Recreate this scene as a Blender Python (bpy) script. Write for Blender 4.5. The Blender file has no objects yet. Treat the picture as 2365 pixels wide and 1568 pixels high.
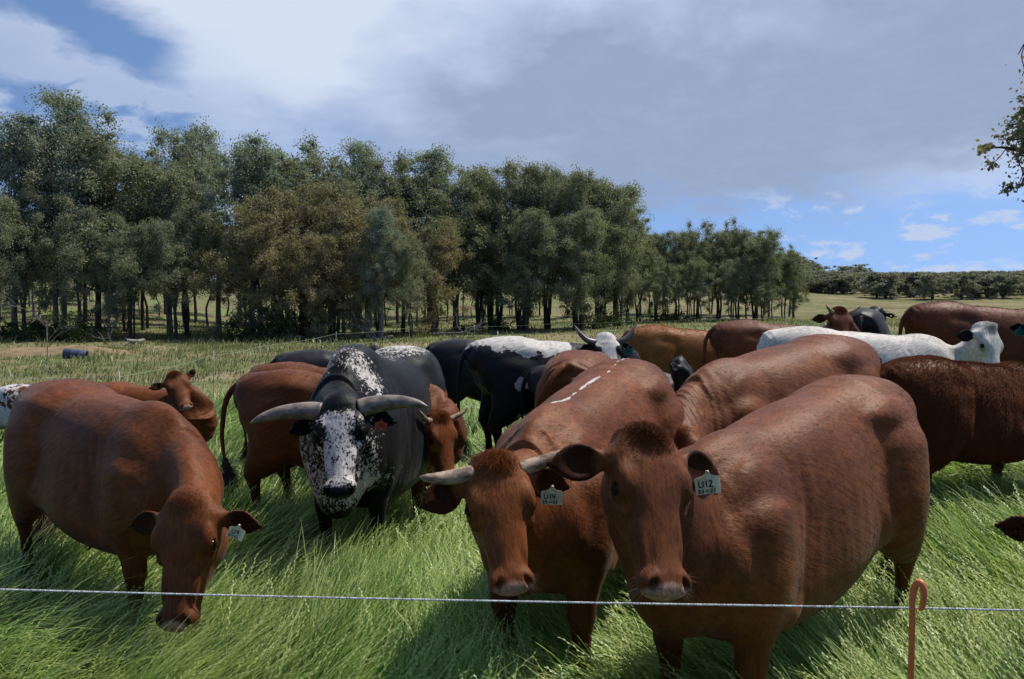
import bpy, math, random, time
import numpy as np
from mathutils import Vector, Matrix
from concurrent.futures import ThreadPoolExecutor
R = math.radians
F = np.float32
T0 = time.time()
sc = bpy.context.scene
col = sc.collection

# ---------------------------------------------------------------- camera
CAM_H = 1.65
cam_d = bpy.data.cameras.new('camera'); cam = bpy.data.objects.new('camera', cam_d); col.objects.link(cam)
cam.location = (0, 0, CAM_H)
cam.rotation_euler = (R(90 - 2.75), 0, 0)
cam_d.sensor_width = 36; cam_d.lens = 26.65
cam_d.clip_start = 0.05; cam_d.clip_end = 3000
sc.camera = cam

# ---------------------------------------------------------------- light and exposure
SUN_AZ, SUN_EL = R(61), R(58)          # azimuth measured from straight ahead (+Y) towards the right (+X)
sc.view_settings.view_transform = 'Standard'; sc.view_settings.look = 'None'
sc.view_settings.gamma = 1; sc.view_settings.exposure = 0.0
sun_d = bpy.data.lights.new('sun', 'SUN'); sun = bpy.data.objects.new('sun', sun_d); col.objects.link(sun)
sun_d.energy = 5.0; sun_d.angle = R(0.53); sun_d.color = (1.0, 0.955, 0.88)
sd = Vector((math.sin(SUN_AZ) * math.cos(SUN_EL), math.cos(SUN_AZ) * math.cos(SUN_EL), math.sin(SUN_EL)))
sun.rotation_euler = sd.to_track_quat('Z', 'Y').to_euler()

# ---------------------------------------------------------------- node helper
class NT:
    def __init__(s, tree):
        s.t = tree; s.t.nodes.clear()
    def n(s, kind, props=None, **inp):
        nd = s.t.nodes.new(kind)
        for k, v in (props or {}).items(): setattr(nd, k, v)
        for k, v in inp.items():
            key = int(k[1:]) if (k[0] == 'i' and k[1:].isdigit()) else k.replace('_', ' ')
            s.set(nd.inputs[key], v)
        return nd
    def set(s, sock, v):
        if isinstance(v, bpy.types.NodeSocket): s.t.links.new(v, sock)
        elif isinstance(v, bpy.types.Node): s.t.links.new(v.outputs[0], sock)
        else:
            if isinstance(v, (tuple, list)) and len(v) == 3 and sock.type == 'RGBA': v = (*v, 1)
            sock.default_value = v
    def m(s, op, a, b=None, c=None, clamp=False):
        nd = s.t.nodes.new('ShaderNodeMath'); nd.operation = op; nd.use_clamp = clamp
        s.set(nd.inputs[0], a)
        if b is not None: s.set(nd.inputs[1], b)
        if c is not None: s.set(nd.inputs[2], c)
        return nd.outputs[0]
    def vm(s, op, a, b=None):
        nd = s.t.nodes.new('ShaderNodeVectorMath'); nd.operation = op
        s.set(nd.inputs[0], a)
        if b is not None:
            if op == 'SCALE': s.set(nd.inputs[3], b)
            else: s.set(nd.inputs[1], b)
        return nd.outputs[0]
    def ss(s, x, a, b):                      # smoothstep, works with a > b
        nd = s.t.nodes.new('ShaderNodeMapRange'); nd.interpolation_type = 'SMOOTHSTEP'
        s.set(nd.inputs[0], x)
        if a < b: nd.inputs[1].default_value = a; nd.inputs[2].default_value = b; nd.inputs[3].default_value = 0; nd.inputs[4].default_value = 1
        else: nd.inputs[1].default_value = b; nd.inputs[2].default_value = a; nd.inputs[3].default_value = 1; nd.inputs[4].default_value = 0
        return nd.outputs[0]
    def mix(s, f, a, b, blend='MIX'):
        nd = s.t.nodes.new('ShaderNodeMix'); nd.data_type = 'RGBA'; nd.blend_type = blend
        s.set(nd.inputs[0], f); s.set(nd.inputs[6], a); s.set(nd.inputs[7], b)
        return nd.outputs[2]
    def noise(s, vec, scale, detail=4, rough=0.55, dist=0.0, out=0):
        nd = s.n('ShaderNodeTexNoise', Scale=scale, Detail=detail, Roughness=rough, Distortion=dist)
        s.set(nd.inputs['Vector'], vec)
        return nd.outputs[out]
    def comb(s, x, y, z):
        nd = s.t.nodes.new('ShaderNodeCombineXYZ')
        for i, v in enumerate((x, y, z)): s.set(nd.inputs[i], v)
        return nd.outputs[0]

# ---------------------------------------------------------------- world: Nishita sky with cloud
world = bpy.data.worlds.new('World'); sc.world = world; world.use_nodes = True
w = NT(world.node_tree)
sky = w.n('ShaderNodeTexSky', dict(sky_type='NISHITA', sun_disc=False, sun_elevation=SUN_EL, sun_rotation=SUN_AZ, air_density=1.0, dust_density=0.35, ozone_density=2.2))
tc = w.n('ShaderNodeTexCoord')
dirv = w.vm('NORMALIZE', tc.outputs['Generated'])
sx = w.n('ShaderNodeSeparateXYZ', Vector=dirv)
X, Y, Z = sx.outputs
w.set(sky.inputs['Vector'], w.vm('NORMALIZE', w.vm('ADD', dirv, (0, 0, .30))))   # the clear air is seen above the dusty horizon layer
AZ = w.m('MULTIPLY', w.m('ARCTAN2', X, Y), 57.2958)
EL = w.m('MULTIPLY', w.m('ARCSINE', Z), 57.2958)
planar = w.vm('DIVIDE', dirv, w.comb(w.m('ADD', w.m('ABSOLUTE', Z), .25), w.m('ADD', w.m('ABSOLUTE', Z), .25), w.m('ADD', w.m('ABSOLUTE', Z), .25)))
n1 = w.noise(planar, 1.5, 5, .52, .3)
n2 = w.noise(planar, 4.2, 5, .55, .2)
n3 = w.noise(planar, 14.0, 5, .6)
nn = w.m('ADD', w.m('MULTIPLY', w.m('SUBTRACT', n1, .5), 1.0), w.m('MULTIPLY', w.m('SUBTRACT', n2, .5), .5))   # about -.5 .. .5
w1 = w.m('MULTIPLY', nn, 9.0)                 # wobble in degrees
AZw = w.m('ADD', AZ, w1); ELw = w.m('ADD', EL, w.m('MULTIPLY', w.m('SUBTRACT', n2, .5), 7.0))
# clear-sky band at the upper left: a streak falling from (-35, 21.5) to (-24, 16)
dl = w.m('SUBTRACT', ELw, w.m('ADD', w.m('MULTIPLY', w.m('ADD', AZ, 30.0), -.42), 18.6))
hole_a = w.m('MULTIPLY', w.ss(w.m('ABSOLUTE', dl), 3.6, .9), w.ss(AZw, -19.5, -25))
hole_b = w.m('MULTIPLY', w.m('MULTIPLY', w.ss(w.m('ABSOLUTE', w.m('SUBTRACT', ELw, 12.6)), 3.6, 1.0), w.ss(AZw, -19, -23)), w.ss(n2, .40, .58))
hole_c = w.m('MULTIPLY', w.ss(ELw, 12.0, 9.5), w.ss(AZw, -20, -25))
# clear-sky wedge low on the right
edge = w.m('SUBTRACT', ELw, w.m('ADD', 7.3, w.m('MULTIPLY', w.m('ABSOLUTE', w.m('SUBTRACT', AZ, 18.0)), .05)))
hole_d = w.m('MULTIPLY', w.ss(edge, 1.6, -2.2), w.ss(AZw, 3, 11))
hole_e = w.m('MULTIPLY', w.m('MULTIPLY', w.ss(w.m('ADD', ELw, w.m('MULTIPLY', AZ, .32)), 12.5, 4.5), 1), .55)
hole = w.m('MAXIMUM', w.m('MAXIMUM', hole_a, hole_b), w.m('MAXIMUM', hole_c, w.m('MAXIMUM', hole_d, hole_e)))
# scattered small cumulus inside the low clear wedge
cuv = w.vm('MULTIPLY', w.comb(AZ, EL, 0), (0.22, .52, 1))
cn = w.noise(cuv, 1.35, 6, .62, .15)
cumu = w.m('MULTIPLY', w.m('MULTIPLY', w.ss(cn, .515, .64), w.m('MULTIPLY', w.ss(EL, -1, 1.6), w.ss(AZ, 12, 20))), .75)
cumu = w.m('MULTIPLY', cumu, w.ss(EL, 9, 6))
cover = w.m('MULTIPLY', w.m('SUBTRACT', 1, hole), w.m('ADD', .10, w.m('MULTIPLY', .90, w.m('MULTIPLY', w.ss(w.m('ABSOLUTE', AZw), 78, 48), w.ss(ELw, 52, 34)))))   # the cloud bank stands ahead; the unseen sky overhead and behind is cleared to cut fill light
# cloud colour: bright towards the upper left, blue-grey belly on the right of the frame
bright = w.m('ADD', w.m('ADD', w.m('MULTIPLY', w.ss(AZw, 6, -24), .95), w.m('MULTIPLY', nn, 2.1)), w.m('MULTIPLY', w.m('MULTIPLY', w.ss(ELw, 13, 23), w.ss(AZ, 38, 4)), .55))
bright = w.m('MULTIPLY', bright, w.ss(w.m('SUBTRACT', EL, w.m('MULTIPLY', AZ, .35)), 2, 19))
bright = w.m('ADD', bright, w.m('MULTIPLY', w.ss(AZ, 20, 34), w.ss(ELw, 12, 6)))
cr = w.n('ShaderNodeValToRGB'); w.set(cr.inputs[0], bright)
e = cr.color_ramp.elements
e[0].position = 0.0; e[0].color = (.320, .395, .555, 1)
e[1].position = 1.0; e[1].color = (.70, .775, .92, 1)
el_ = cr.color_ramp.elements.new(.45); el_.color = (.48, .575, .78, 1)
cloud = w.mix(w.m('MULTIPLY', w.m('SUBTRACT', n3, .45), .18, clamp=True), cr.outputs[0], (.75, .80, .92))
skyc = w.vm('SCALE', sky.outputs[0], 0.145)
skyc = w.vm('MULTIPLY', skyc, (0.92, .98, 1.05))
c1 = w.mix(w.m('MULTIPLY', cover, .93), skyc, cloud)
c2 = w.mix(cumu, c1, (.58, .66, .82))
bg = w.n('ShaderNodeBackground', Color=c2, Strength=1.0)
wo = w.n('ShaderNodeOutputWorld', Surface=bg)

def ground(x, y):
    x = np.asarray(x, float); y = np.asarray(y, float)
    yy = np.maximum(y - 3.0, 0)
    ratio = np.clip(x / np.maximum(y, 1.0), -.2, .8)
    rise = .34 * (1 - np.exp(-yy / 4.5)) * np.clip((ratio + .02) / .5, 0, 1.3)
    A = np.interp(ratio, [-.2, .28, .37, .50, .8], [4.6, 4.2, 2.2, 1.7, 2.0])
    hill = A * np.clip((y - 62) / 55, 0, 1) ** 1.2 + 3.6 * np.clip((y - 108) / 95, 0, 1) * np.clip((ratio - .26) / .1, 0, 1)
    bank = 1.6 * np.clip((y - 40) / 30, 0, 1) * np.clip((-.38 - x / np.maximum(y, 1.0)) / .2, 0, 1)
    far = -0.004 * np.clip(-ratio * 5, 0, 1) * np.clip(yy, 0, 40)
    lump = .03 * np.sin(x * .9 + y * .31) * np.sin(y * .7 - x * .2) * np.clip(yy / 6, 0, 1)
    return rise + hill + bank + far + lump
def gz(x, y): return float(ground(x, y))
def px(u, v, y):                              # a point of the 2365 x 1568 view at depth y
    return Vector(((u - 1182) / 1750 * y, y, CAM_H - (v - 700) / 1750 * y))
def tag(o, label=None, cat=None, group=None, kind=None):
    if label: o['label'] = label
    if cat: o['category'] = cat
    if group: o['group'] = group
    if kind: o['kind'] = kind
    return o
def link(name, data, mat=None, parent=None):
    o = bpy.data.objects.new(name, data); col.objects.link(o)
    if mat is not None:
        data.materials.clear(); data.materials.append(mat)
    if parent is not None: o.parent = parent
    return o
def mesh_np(name, V, Q, smooth=True):         # V (n,3) ; Q (m,k) all faces with k corners
    me = bpy.data.meshes.new(name)
    V = np.asarray(V, F); Q = np.asarray(Q, np.int32); k = Q.shape[1]
    me.vertices.add(len(V)); me.vertices.foreach_set('co', V.ravel())
    me.loops.add(Q.size); me.loops.foreach_set('vertex_index', Q.ravel())
    me.polygons.add(len(Q)); me.polygons.foreach_set('loop_start', np.arange(0, Q.size, k, dtype=np.int32))
    me.update(calc_edges=True)
    if smooth: me.polygons.foreach_set('use_smooth', np.ones(len(Q), bool))
    me.validate(); return me

# ================================================================ sculpting kernel (signed distance fields -> surface nets)
def nrm(v):
    v = np.asarray(v, float); return v / max(1e-9, np.linalg.norm(v))
def catmull(P, m):
    P = np.asarray(P, float)
    if len(P) < 3 or m <= 1: return P
    Q = np.vstack([2 * P[0] - P[1], P, 2 * P[-1] - P[-2]]); out = []
    for i in range(1, len(Q) - 2):
        a, b, c, d = Q[i - 1], Q[i], Q[i + 1], Q[i + 2]
        for t in np.linspace(0, 1, m, endpoint=False):
            out.append(.5 * (2 * b + (c - a) * t + (2 * a - 5 * b + 4 * c - d) * t * t + (-a + 3 * b - 3 * c + d) * t ** 3))
    out.append(P[-1]); return np.array(out)

class Ell:
    def __init__(s, c, r, rot=None, k=.04, op='u'):
        s.c = np.asarray(c, float); s.r = np.asarray(r, float); s.M = np.eye(3) if rot is None else np.asarray(rot, float)
        s.k = k; s.op = op; rr = np.sqrt(((s.M * s.r) ** 2).sum(1)); s.lo = s.c - rr; s.hi = s.c + rr
    def d(s, P):
        q = (P - s.c.astype(F)) @ s.M.astype(F)      # columns of M are the local axes
        ln = np.sqrt((q * q).sum(1)) + 1e-6
        f = np.sqrt(((q / s.r.astype(F)) ** 2).sum(1)) + 1e-6
        return ln * (1 - 1 / f)

class Loft:
    """stations: centre (3), side half width, up half height, down half height; ups: up vector; p: superellipse power"""
    def __init__(s, C, W, U, D, up, p=2.2, k=.04, op='u', m=3, e=0.0, cap=None):
        n = len(C); C = np.asarray(C, float)
        up = np.asarray(up, float); up = np.repeat(up[None], n, 0) if up.ndim == 1 else up
        e = np.full(n, e) if np.isscalar(e) else np.asarray(e, float)
        A = np.hstack([C, np.asarray(W, float)[:, None], np.asarray(U, float)[:, None], np.asarray(D, float)[:, None], up, e[:, None]])
        A = catmull(A, m); A[:, 3:6] = np.maximum(A[:, 3:6], .003)
        s.C = A[:, :3]; s.W, s.U, s.D = A[:, 3], A[:, 4], A[:, 5]; up = A[:, 6:9]; s.e = A[:, 9]
        T = np.gradient(s.C, axis=0); T /= np.linalg.norm(T, axis=1)[:, None] + 1e-9
        S = np.cross(up, T); S /= np.linalg.norm(S, axis=1)[:, None] + 1e-9
        s.T, s.S, s.N = T, S, np.cross(T, S); s.p = p; s.k = k; s.op = op; s.cap = cap
        r = np.maximum(s.W, np.maximum(s.U, s.D))[:, None]; s.lo = (s.C - r).min(0); s.hi = (s.C + r).max(0)
    def d(s, P):
        n = len(P); best = np.full(n, 1e9, F); bi = np.zeros(n, np.int32); bt = np.zeros(n, F)
        for i in range(len(s.C) - 1):
            a = s.C[i].astype(F); ab = (s.C[i + 1] - s.C[i]).astype(F); L2 = float(ab @ ab) + 1e-12
            q = P - a; t = np.clip((q @ ab) / F(L2), 0, 1); q -= t[:, None] * ab
            dd = (q * q).sum(1); m = dd < best; best[m] = dd[m]; bi[m] = i; bt[m] = t[m]
        t = bt[:, None]; j = bi + 1
        L = lambda A: (A[bi] * (1 - bt) + A[j] * bt).astype(F)
        LV = lambda A: (A[bi] * (1 - t) + A[j] * t).astype(F)
        q = P - LV(s.C); x = (q * LV(s.S)).sum(1); y = (q * LV(s.N)).sum(1); z = (q * LV(s.T)).sum(1)
        W, U, D, e = L(s.W), L(s.U), L(s.D), L(s.e)
        H = np.where(y > 0, U, D); W = W * (1 - e * np.clip(y / H, -1, 1))
        cp = np.minimum(W, H) if s.cap is None else F(s.cap)
        p = s.p; inner = (bi > 0) | (bt > 1e-4); last = (bi < len(s.C) - 2) | (bt < 1 - 1e-4)
        z = np.where(inner & last, 0, z)
        f = (np.abs(x / W) ** p + np.abs(y / H) ** p + np.abs(z / cp) ** p + 1e-9) ** (1 / p)
        ln = np.sqrt(x * x + y * y + z * z) + 1e-6
        return ln * (1 - 1 / f)

def seval(prims, P):
    D = np.full(len(P), .25, F)
    for pr in prims:
        mg = .07 + pr.k
        m = np.all((P > (pr.lo - mg)) & (P < (pr.hi + mg)), axis=1)
        if not m.any(): continue
        idx = np.nonzero(m)[0]; d = pr.d(P[idx]); a = D[idx]; k = F(max(pr.k, 1e-4))
        if pr.op == 'u':
            h = np.clip(.5 + .5 * (a - d) / k, 0, 1); D[idx] = a * (1 - h) + d * h - k * h * (1 - h)
        else:
            h = np.clip(.5 - .5 * (a + d) / k, 0, 1); D[idx] = a * (1 - h) - d * h + k * h * (1 - h)
    return D

def surface(prims, h):
    lo = np.min([p.lo for p in prims if p.op == 'u'], 0) - .03; hi = np.max([p.hi for p in prims if p.op == 'u'], 0) + .03
    B = 4; nb = np.ceil((hi - lo) / (h * B)).astype(int) + 1
    g = np.stack(np.meshgrid(*[np.arange(n) for n in nb], indexing='ij'), -1).reshape(-1, 3)
    cen = (lo + (g + .5) * h * B).astype(F); dc = seval(prims, cen - F(h / 2))
    N = nb * B; near = np.abs(dc) < (h * B * 1.15 + .012)
    G = np.repeat(np.repeat(np.repeat(np.where(dc > 0, 1, -1).astype(F).reshape(nb), B, 0), B, 1), B, 2)
    off = np.stack(np.meshgrid(*[np.arange(B)] * 3, indexing='ij'), -1).reshape(-1, 3)
    idx = (g[near][:, None] * B + off[None]).reshape(-1, 3)
    val = seval(prims, (lo + idx * h).astype(F))
    G[idx[:, 0], idx[:, 1], idx[:, 2]] = val
    S = G < 0; nx, ny, nz = N
    c8 = sum(S[i:nx - 1 + i, j:ny - 1 + j, k:nz - 1 + k].astype(np.int8) for i in (0, 1) for j in (0, 1) for k in (0, 1))
    act = (c8 > 0) & (c8 < 8); ci = np.argwhere(act); vid = np.full(act.shape, -1, np.int32); vid[act] = np.arange(len(ci))
    acc = np.zeros((len(ci), 3)); cnt = np.zeros(len(ci))
    for ax in range(3):
        o1, o2 = [a for a in range(3) if a != ax]
        for u in (0, 1):
            for v in (0, 1):
                a = ci.copy(); a[:, o1] += u; a[:, o2] += v; b = a.copy(); b[:, ax] += 1
                ga = G[tuple(a.T)]; gb = G[tuple(b.T)]; m = (ga < 0) != (gb < 0)
                t = ga[m] / (ga[m] - gb[m]); q = a[m].astype(float); q[:, ax] += t; q -= ci[m]
                acc[m] += q; cnt[m] += 1
    V = lo + (ci + acc / cnt[:, None]) * h
    quads = []
    for ax in range(3):
        o1, o2 = [(1, 2), (2, 0), (0, 1)][ax]
        sl = [slice(None)] * 3; sl2 = [slice(None)] * 3; sl[ax] = slice(0, N[ax] - 1); sl2[ax] = slice(1, N[ax])
        A, Bm = S[tuple(sl)], S[tuple(sl2)]; E = np.argwhere(A != Bm)
        E = E[(E[:, o1] > 0) & (E[:, o2] > 0) & (E[:, o1] < N[o1] - 1) & (E[:, o2] < N[o2] - 1)]
        s0 = A[tuple(E.T)]
        def vv(du, dv):
            q = E.copy(); q[:, o1] -= du; q[:, o2] -= dv; return vid[tuple(q.T)]
        q = np.stack([vv(1, 1), vv(0, 1), vv(0, 0), vv(1, 0)], 1)
        q[~s0] = q[~s0][:, ::-1]; quads.append(q)
    Q = np.vstack(quads); Q = Q[(Q >= 0).all(1)]
    for it in range(1):                      # one light relaxation of the net
        nb_sum = np.zeros_like(V); nb_c = np.zeros(len(V))
        for a, b in ((0, 1), (1, 2), (2, 3), (3, 0)):
            for d in range(3): nb_sum[:, d] += np.bincount(Q[:, a], V[Q[:, b], d], len(V)) + np.bincount(Q[:, b], V[Q[:, a], d], len(V))
            nb_c += np.bincount(Q[:, a], minlength=len(V)) + np.bincount(Q[:, b], minlength=len(V))
        V = V * .55 + nb_sum / np.maximum(nb_c, 1)[:, None] * .45
    return V, Q
def vnormals(V, Q):
    n = np.cross(V[Q[:, 2]] - V[Q[:, 0]], V[Q[:, 3]] - V[Q[:, 1]]); N = np.zeros_like(V)
    for c in range(4):
        for d in range(3): N[:, d] += np.bincount(Q[:, c], n[:, d], len(V))
    return N / (np.linalg.norm(N, axis=1)[:, None] + 1e-12)

# ================================================================ cattle
def sstep(x, a, b):
    t = np.clip((x - a) / (b - a), 0, 1); return t * t * (3 - 2 * t)

def cow_prims(c):
    """c: dict of shape and pose numbers, all in the animal's own frame (x forwards, y to its left, z up)"""
    s = c['s']; lx = c.get('lx', 1.06); fat = c.get('fat', 1.0) * .95; bull = c.get('bull', 0.0); mus = c.get('mus', 1.0)
    B = lambda x, y, z: np.array([x * lx * s, y * s, z * s])
    P = []
    tx = np.array([-.90, -.85, -.72, -.52, -.30, -.05, .20, .40, .56, .68, .76])
    tt = np.array([1.17, 1.27, 1.315, 1.330, 1.285, 1.265, 1.25, 1.25, 1.20, 1.10, .98]) - c.get('wd', .03) * np.array([0, 0, 0, 0, 0, .2, .6, 1, 1, .9, .6]) + bull * np.array([0, 0, 0, 0, 0, .01, .05, .085, .08, .03, 0])
    tb = np.array([.98, .89, .81, .70, .530, .470, .455, .475, .52, .60, .76]) - bull * np.array([0, 0, 0, .02, .05, .06, .06, .06, .05, .04, 0])
    tw = np.array([.13, .205, .245, .262, .295, .325, .305, .250, .21, .155, .09]) * fat
    tc_ = (tt * .52 + tb * .48)
    C = np.stack([tx * lx * s, np.zeros(11), tc_ * s], 1)
    bend = c.get('bend', 0.0)
    C[:, 1] += bend * np.clip(tx - .1, 0, 1) ** 2 * s - bend * .5 * np.clip(-.2 - tx, 0, 1) ** 2 * s
    P.append(Loft(C, tw * s, (tt - tc_) * s, (tc_ - tb) * s, (0, 0, 1), p=2.75, k=.05, e=[.12, .10, .08, .06, .13, .18, .2, .3, .34, .3, .2], cap=.045 * s))
    for sg in (1, -1):
        P += [Ell(B(-.46, sg * .185, 1.185), B(.11, .040, .035) , k=.13),          # hip bone
              Ell(B(-.83, sg * .105, 1.13), np.array([.06, .045, .07]) * s, k=.07),                   # pin bone
              Ell(B(-.25, sg * .290, 1.12), np.array([.14, .05, .11]) * s, k=.15, op='s') if c.get('hollow', 0) else Ell(B(-.3, sg * .1, 1.1), np.array([.05, .05, .05]) * s),
              Ell(B(-.60, sg * .160, .94), np.array([.22, .110, .24]) * s * mus, k=.12),               # rump and thigh mass
              Ell(B(-.40, sg * .205, .80), np.array([.11, .060, .15]) * s, k=.08),                    # stifle
              Ell(B(.46, sg * .140, .88), np.array([.15, .070, .23]) * s * (1 + .06 * bull), k=.13),  # shoulder blade
              Ell(B(.61, sg * .155, .82), np.array([.095, .075, .13]) * s * (1 + .1 * bull), k=.06),   # point of the shoulder
              Ell(B(.47, sg * .165, .72), np.array([.15, .085, .15]) * s * mus, k=.08)]
    P += [Ell(B(-.845, 0, 1.225), np.array([.075, .035, .045]) * s, k=.07),
          Ell(B(.68, 0, .71 - .11 * bull), np.array([.11, .10, .14]) * s * (1 + .25 * bull), k=.09),               # brisket
          Ell(B(.42, 0, 1.19 - c.get('wd', .03) * 1.1 + .10 * bull), np.array([.20, .05 + .06 * bull, .07 + .02 * bull]) * s, k=.10)]
    if c.get('udder', 0): P.append(Ell(B(-.52, 0, .64), np.array([.16, .12, .10]) * s, k=.06))
    rotg = lambda sg, a: np.array([[math.cos(a), 0, math.sin(a)], [0, 1, 0], [-math.sin(a), 0, math.cos(a)]])
    for sg in (1, -1):                              # grooves behind and in front of the shoulder, pocket before the thigh, elbow
        P += [Ell(B(.27, sg * (.325 * fat + .008), .88), np.array([.030, .035, .24]) * s, rotg(sg, -.22), k=.055, op='s'),
              Ell(B(.66, sg * .245, .98), np.array([.028, .04, .20]) * s, rotg(sg, -.35), k=.05, op='s'),
              Ell(B(-.33, sg * .300, .90), np.array([.040, .035, .16]) * s, rotg(sg, .30), k=.06, op='s'),
              Ell(B(-.74, sg * .20, .84), np.array([.035, .03, .16]) * s, k=.05, op='s'),
              Ell(B(.36, sg * .20, .60), np.array([.06, .045, .06]) * s, k=.05)]
        P.append(Loft([B(-.46, sg * .20, .86), B(-.34, sg * .20, .73), B(-.20, sg * .17, .64)], [.020 * s] * 3, [.06 * s, .055 * s, .03 * s], [.05 * s, .04 * s, .03 * s], (0, 0, 1), k=.05, m=3))
    # legs
    leg = c.get('legs', {})
    fz = lambda sg, fr: leg.get(('f' if fr else 'h') + ('l' if sg > 0 else 'r'), (0, 0))
    for sg in (1, -1):
        dx, dy = fz(sg, False)
        q = lambda x, y, z, t: B(x + dx * t, sg * (y + dy * t), z)
        P.append(Loft([q(-.56, .18, 1.02, 0), q(-.56, .195, .84, .1), q(-.60, .195, .70, .3), q(-.67, .19, .585, .5), q(-.725, .18, .50, .6), q(-.715, .18, .40, .7), q(-.70, .18, .25, .85), q(-.695, .18, .13, .95), q(-.665, .18, .05, 1), q(-.655, .18, .0, 1)],
                      np.array([.125, .125, .110, .080, .054, .032, .029, .036, .046, .052]) * s, np.array([.22, .22, .185, .120, .072, .048, .038, .042, .05, .062]) * s * 1.0,
                      np.array([.20, .22, .19, .135, .080, .036, .031, .038, .05, .062]) * s, (1, 0, 0), p=2.1, k=.035, m=2))
        dx, dy = fz(sg, True)
        P.append(Loft([q(.47, .165, .92, 0), q(.455, .175, .76, .05), q(.465, .17, .62, .25), q(.48, .165, .50, .5), q(.485, .162, .43, .6), q(.48, .16, .36, .7), q(.478, .16, .23, .85), q(.478, .16, .12, .95), q(.50, .16, .05, 1), q(.51, .16, .0, 1)],
                      np.array([.105, .10, .080, .058, .054, .040, .034, .040, .048, .052]) * s, np.array([.15, .135, .098, .062, .056, .037, .031, .037, .05, .062]) * s,
                      np.array([.15, .145, .100, .064, .052, .040, .034, .040, .05, .062]) * s, (1, 0, 0), p=2.1, k=.035, m=2))
    # head frame
    O, ef, eu = c['O'], c['ef'], c['eu']; es = np.cross(eu, ef); hs = c['hs']; M = np.stack([ef, es, eu], 1)
    hw = c.get('hw', 1.33); H = lambda t, q, u: O + (ef * t + es * q * hw + eu * u) * hs
    hr = lambda a, b, d: np.array([a, b * hw, d]) * hs
    # neck
    nf = c.get('nf', 1.0); S0 = B(.36, 0, .97 - c.get('wd', .03)); S1 = B(.60, 0, .95 - c.get('wd', .03) * .8 + .05 * bull); S0[1] = S1[1] = bend * .2 * s
    E = H(.055, 0, -.115); E2 = H(.15, 0, -.125)
    dd = np.linalg.norm(E - S1); ctl = S1 + np.array([.36, 0, c.get('narch', .04)]) * dd + (O - S1) * .1
    bz = lambda t: S1 * (1 - t) ** 2 + ctl * 2 * t * (1 - t) + E * t * t
    st = [S0, S1, bz(.36), bz(.70), E, E2]
    tn = nrm(E - bz(.7)); upn = nrm(eu - ef * .8); upn = nrm(upn - tn * (upn @ tn)); z = np.array([0, 0, 1.])
    ups = [z, z, nrm(z * .7 + upn * .3), nrm(z * .25 + upn * .75), upn, upn]
    Wn = np.array([.22 * s, .165 * s, .128 * s, .100 * s, .085 * hs, .065 * hs]) * nf
    Un = np.array([.25 * s, .22 * s, .17 * s, .135 * s, .110 * hs, .07 * hs]) * (nf * .6 + .4)
    Dn = np.array([.34 * s, .25 * s, .195 * s, .150 * s, .115 * hs, .08 * hs]) * nf
    P.append(Loft(st, Wn, Un, Dn, ups, p=2.1, k=.07, m=4, e=[.25, .3, .25, .15, .0, .0]))
    dw = c.get('dew', 1.0)                        # dewlap under the neck
    dl = [st[1] - ups[1] * Dn[1] * .95 + np.array([.03, 0, .0]), st[2] - ups[2] * Dn[2] * 1.0, st[3] - ups[3] * Dn[3] * .9]
    P.append(Loft(dl, [.022, .018, .014], [.10, .09, .06], [.05 * dw, .05 * dw, .02], ups[1:4], p=2, k=.07, m=3))
    # skull
    a = -.073
    P.append(Loft([H(-.035, 0, a), H(.02, 0, a + .002), H(.09, 0, a + .004), H(.165, 0, a), H(.235, 0, a - .004), H(.31, 0, a - .006), H(.39, 0, a - .006), H(.45, 0, a - .004), H(.485, 0, a - .008)],
                  hw * hs * np.array([.072, .094, .103, .100, .074, .057, .051, .053, .046]), hs * np.array([.045, .066, .076, .073, .066, .058, .050, .047, .038]),
                  hs * np.array([.07, .08, .085, .085, .08, .066, .055, .05, .045]), eu, p=2.9, k=.03, m=2, e=[0, .0, -.02, .0, .16, .24, .24, .20, .1], cap=.03 * hs))
    P.append(Loft([H(.04, 0, -.135), H(.11, 0, -.162), H(.19, 0, -.172), H(.27, 0, -.160), H(.35, 0, -.140), H(.43, 0, -.125), H(.465, 0, -.12)],
                  hw * hs * np.array([.058, .076, .080, .064, .048, .040, .034]), hs * np.array([.08, .09, .085, .07, .055, .035, .03]), hs * np.array([.06, .082, .078, .05, .034, .028, .024]), eu, p=2.2, k=.035, m=2))
    for g in (1, -1):
        P += [Ell(H(.155, g * .058, -.150), hr(.085, .033, .078), M, k=.035),          # masseter
              Ell(H(.140, g * .084, -.026), hr(.050, .024, .026), M, k=.024),          # brow
              Ell(H(.205, g * .088, -.078), hr(.055, .020, .020), M, k=.028),          # cheek bone
              Ell(H(.30, g * .050, -.062), hr(.11, .016, .022), M, k=.03),             # facial crest
              Ell(H(.055, g * .090, -.085), hr(.04, .035, .04), M, k=.03),             # ear root
              Ell(H(.472, g * .042, -.060), hr(.036, .026, .030), M, k=.022)]          # nostril wing
    P += [Ell(H(-.008, 0, -.034), hr(.042, .055, .036), M, k=.05),                     # poll
          Ell(H(.462, 0, -.086), hr(.050, .064, .046), M, k=.03),                      # muzzle pad
          Ell(H(.492, 0, -.074), hr(.026, .046, .036), M, k=.02),
          Ell(H(.452, 0, -.132), hr(.045, .043, .026), M, k=.018)]                     # chin
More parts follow.
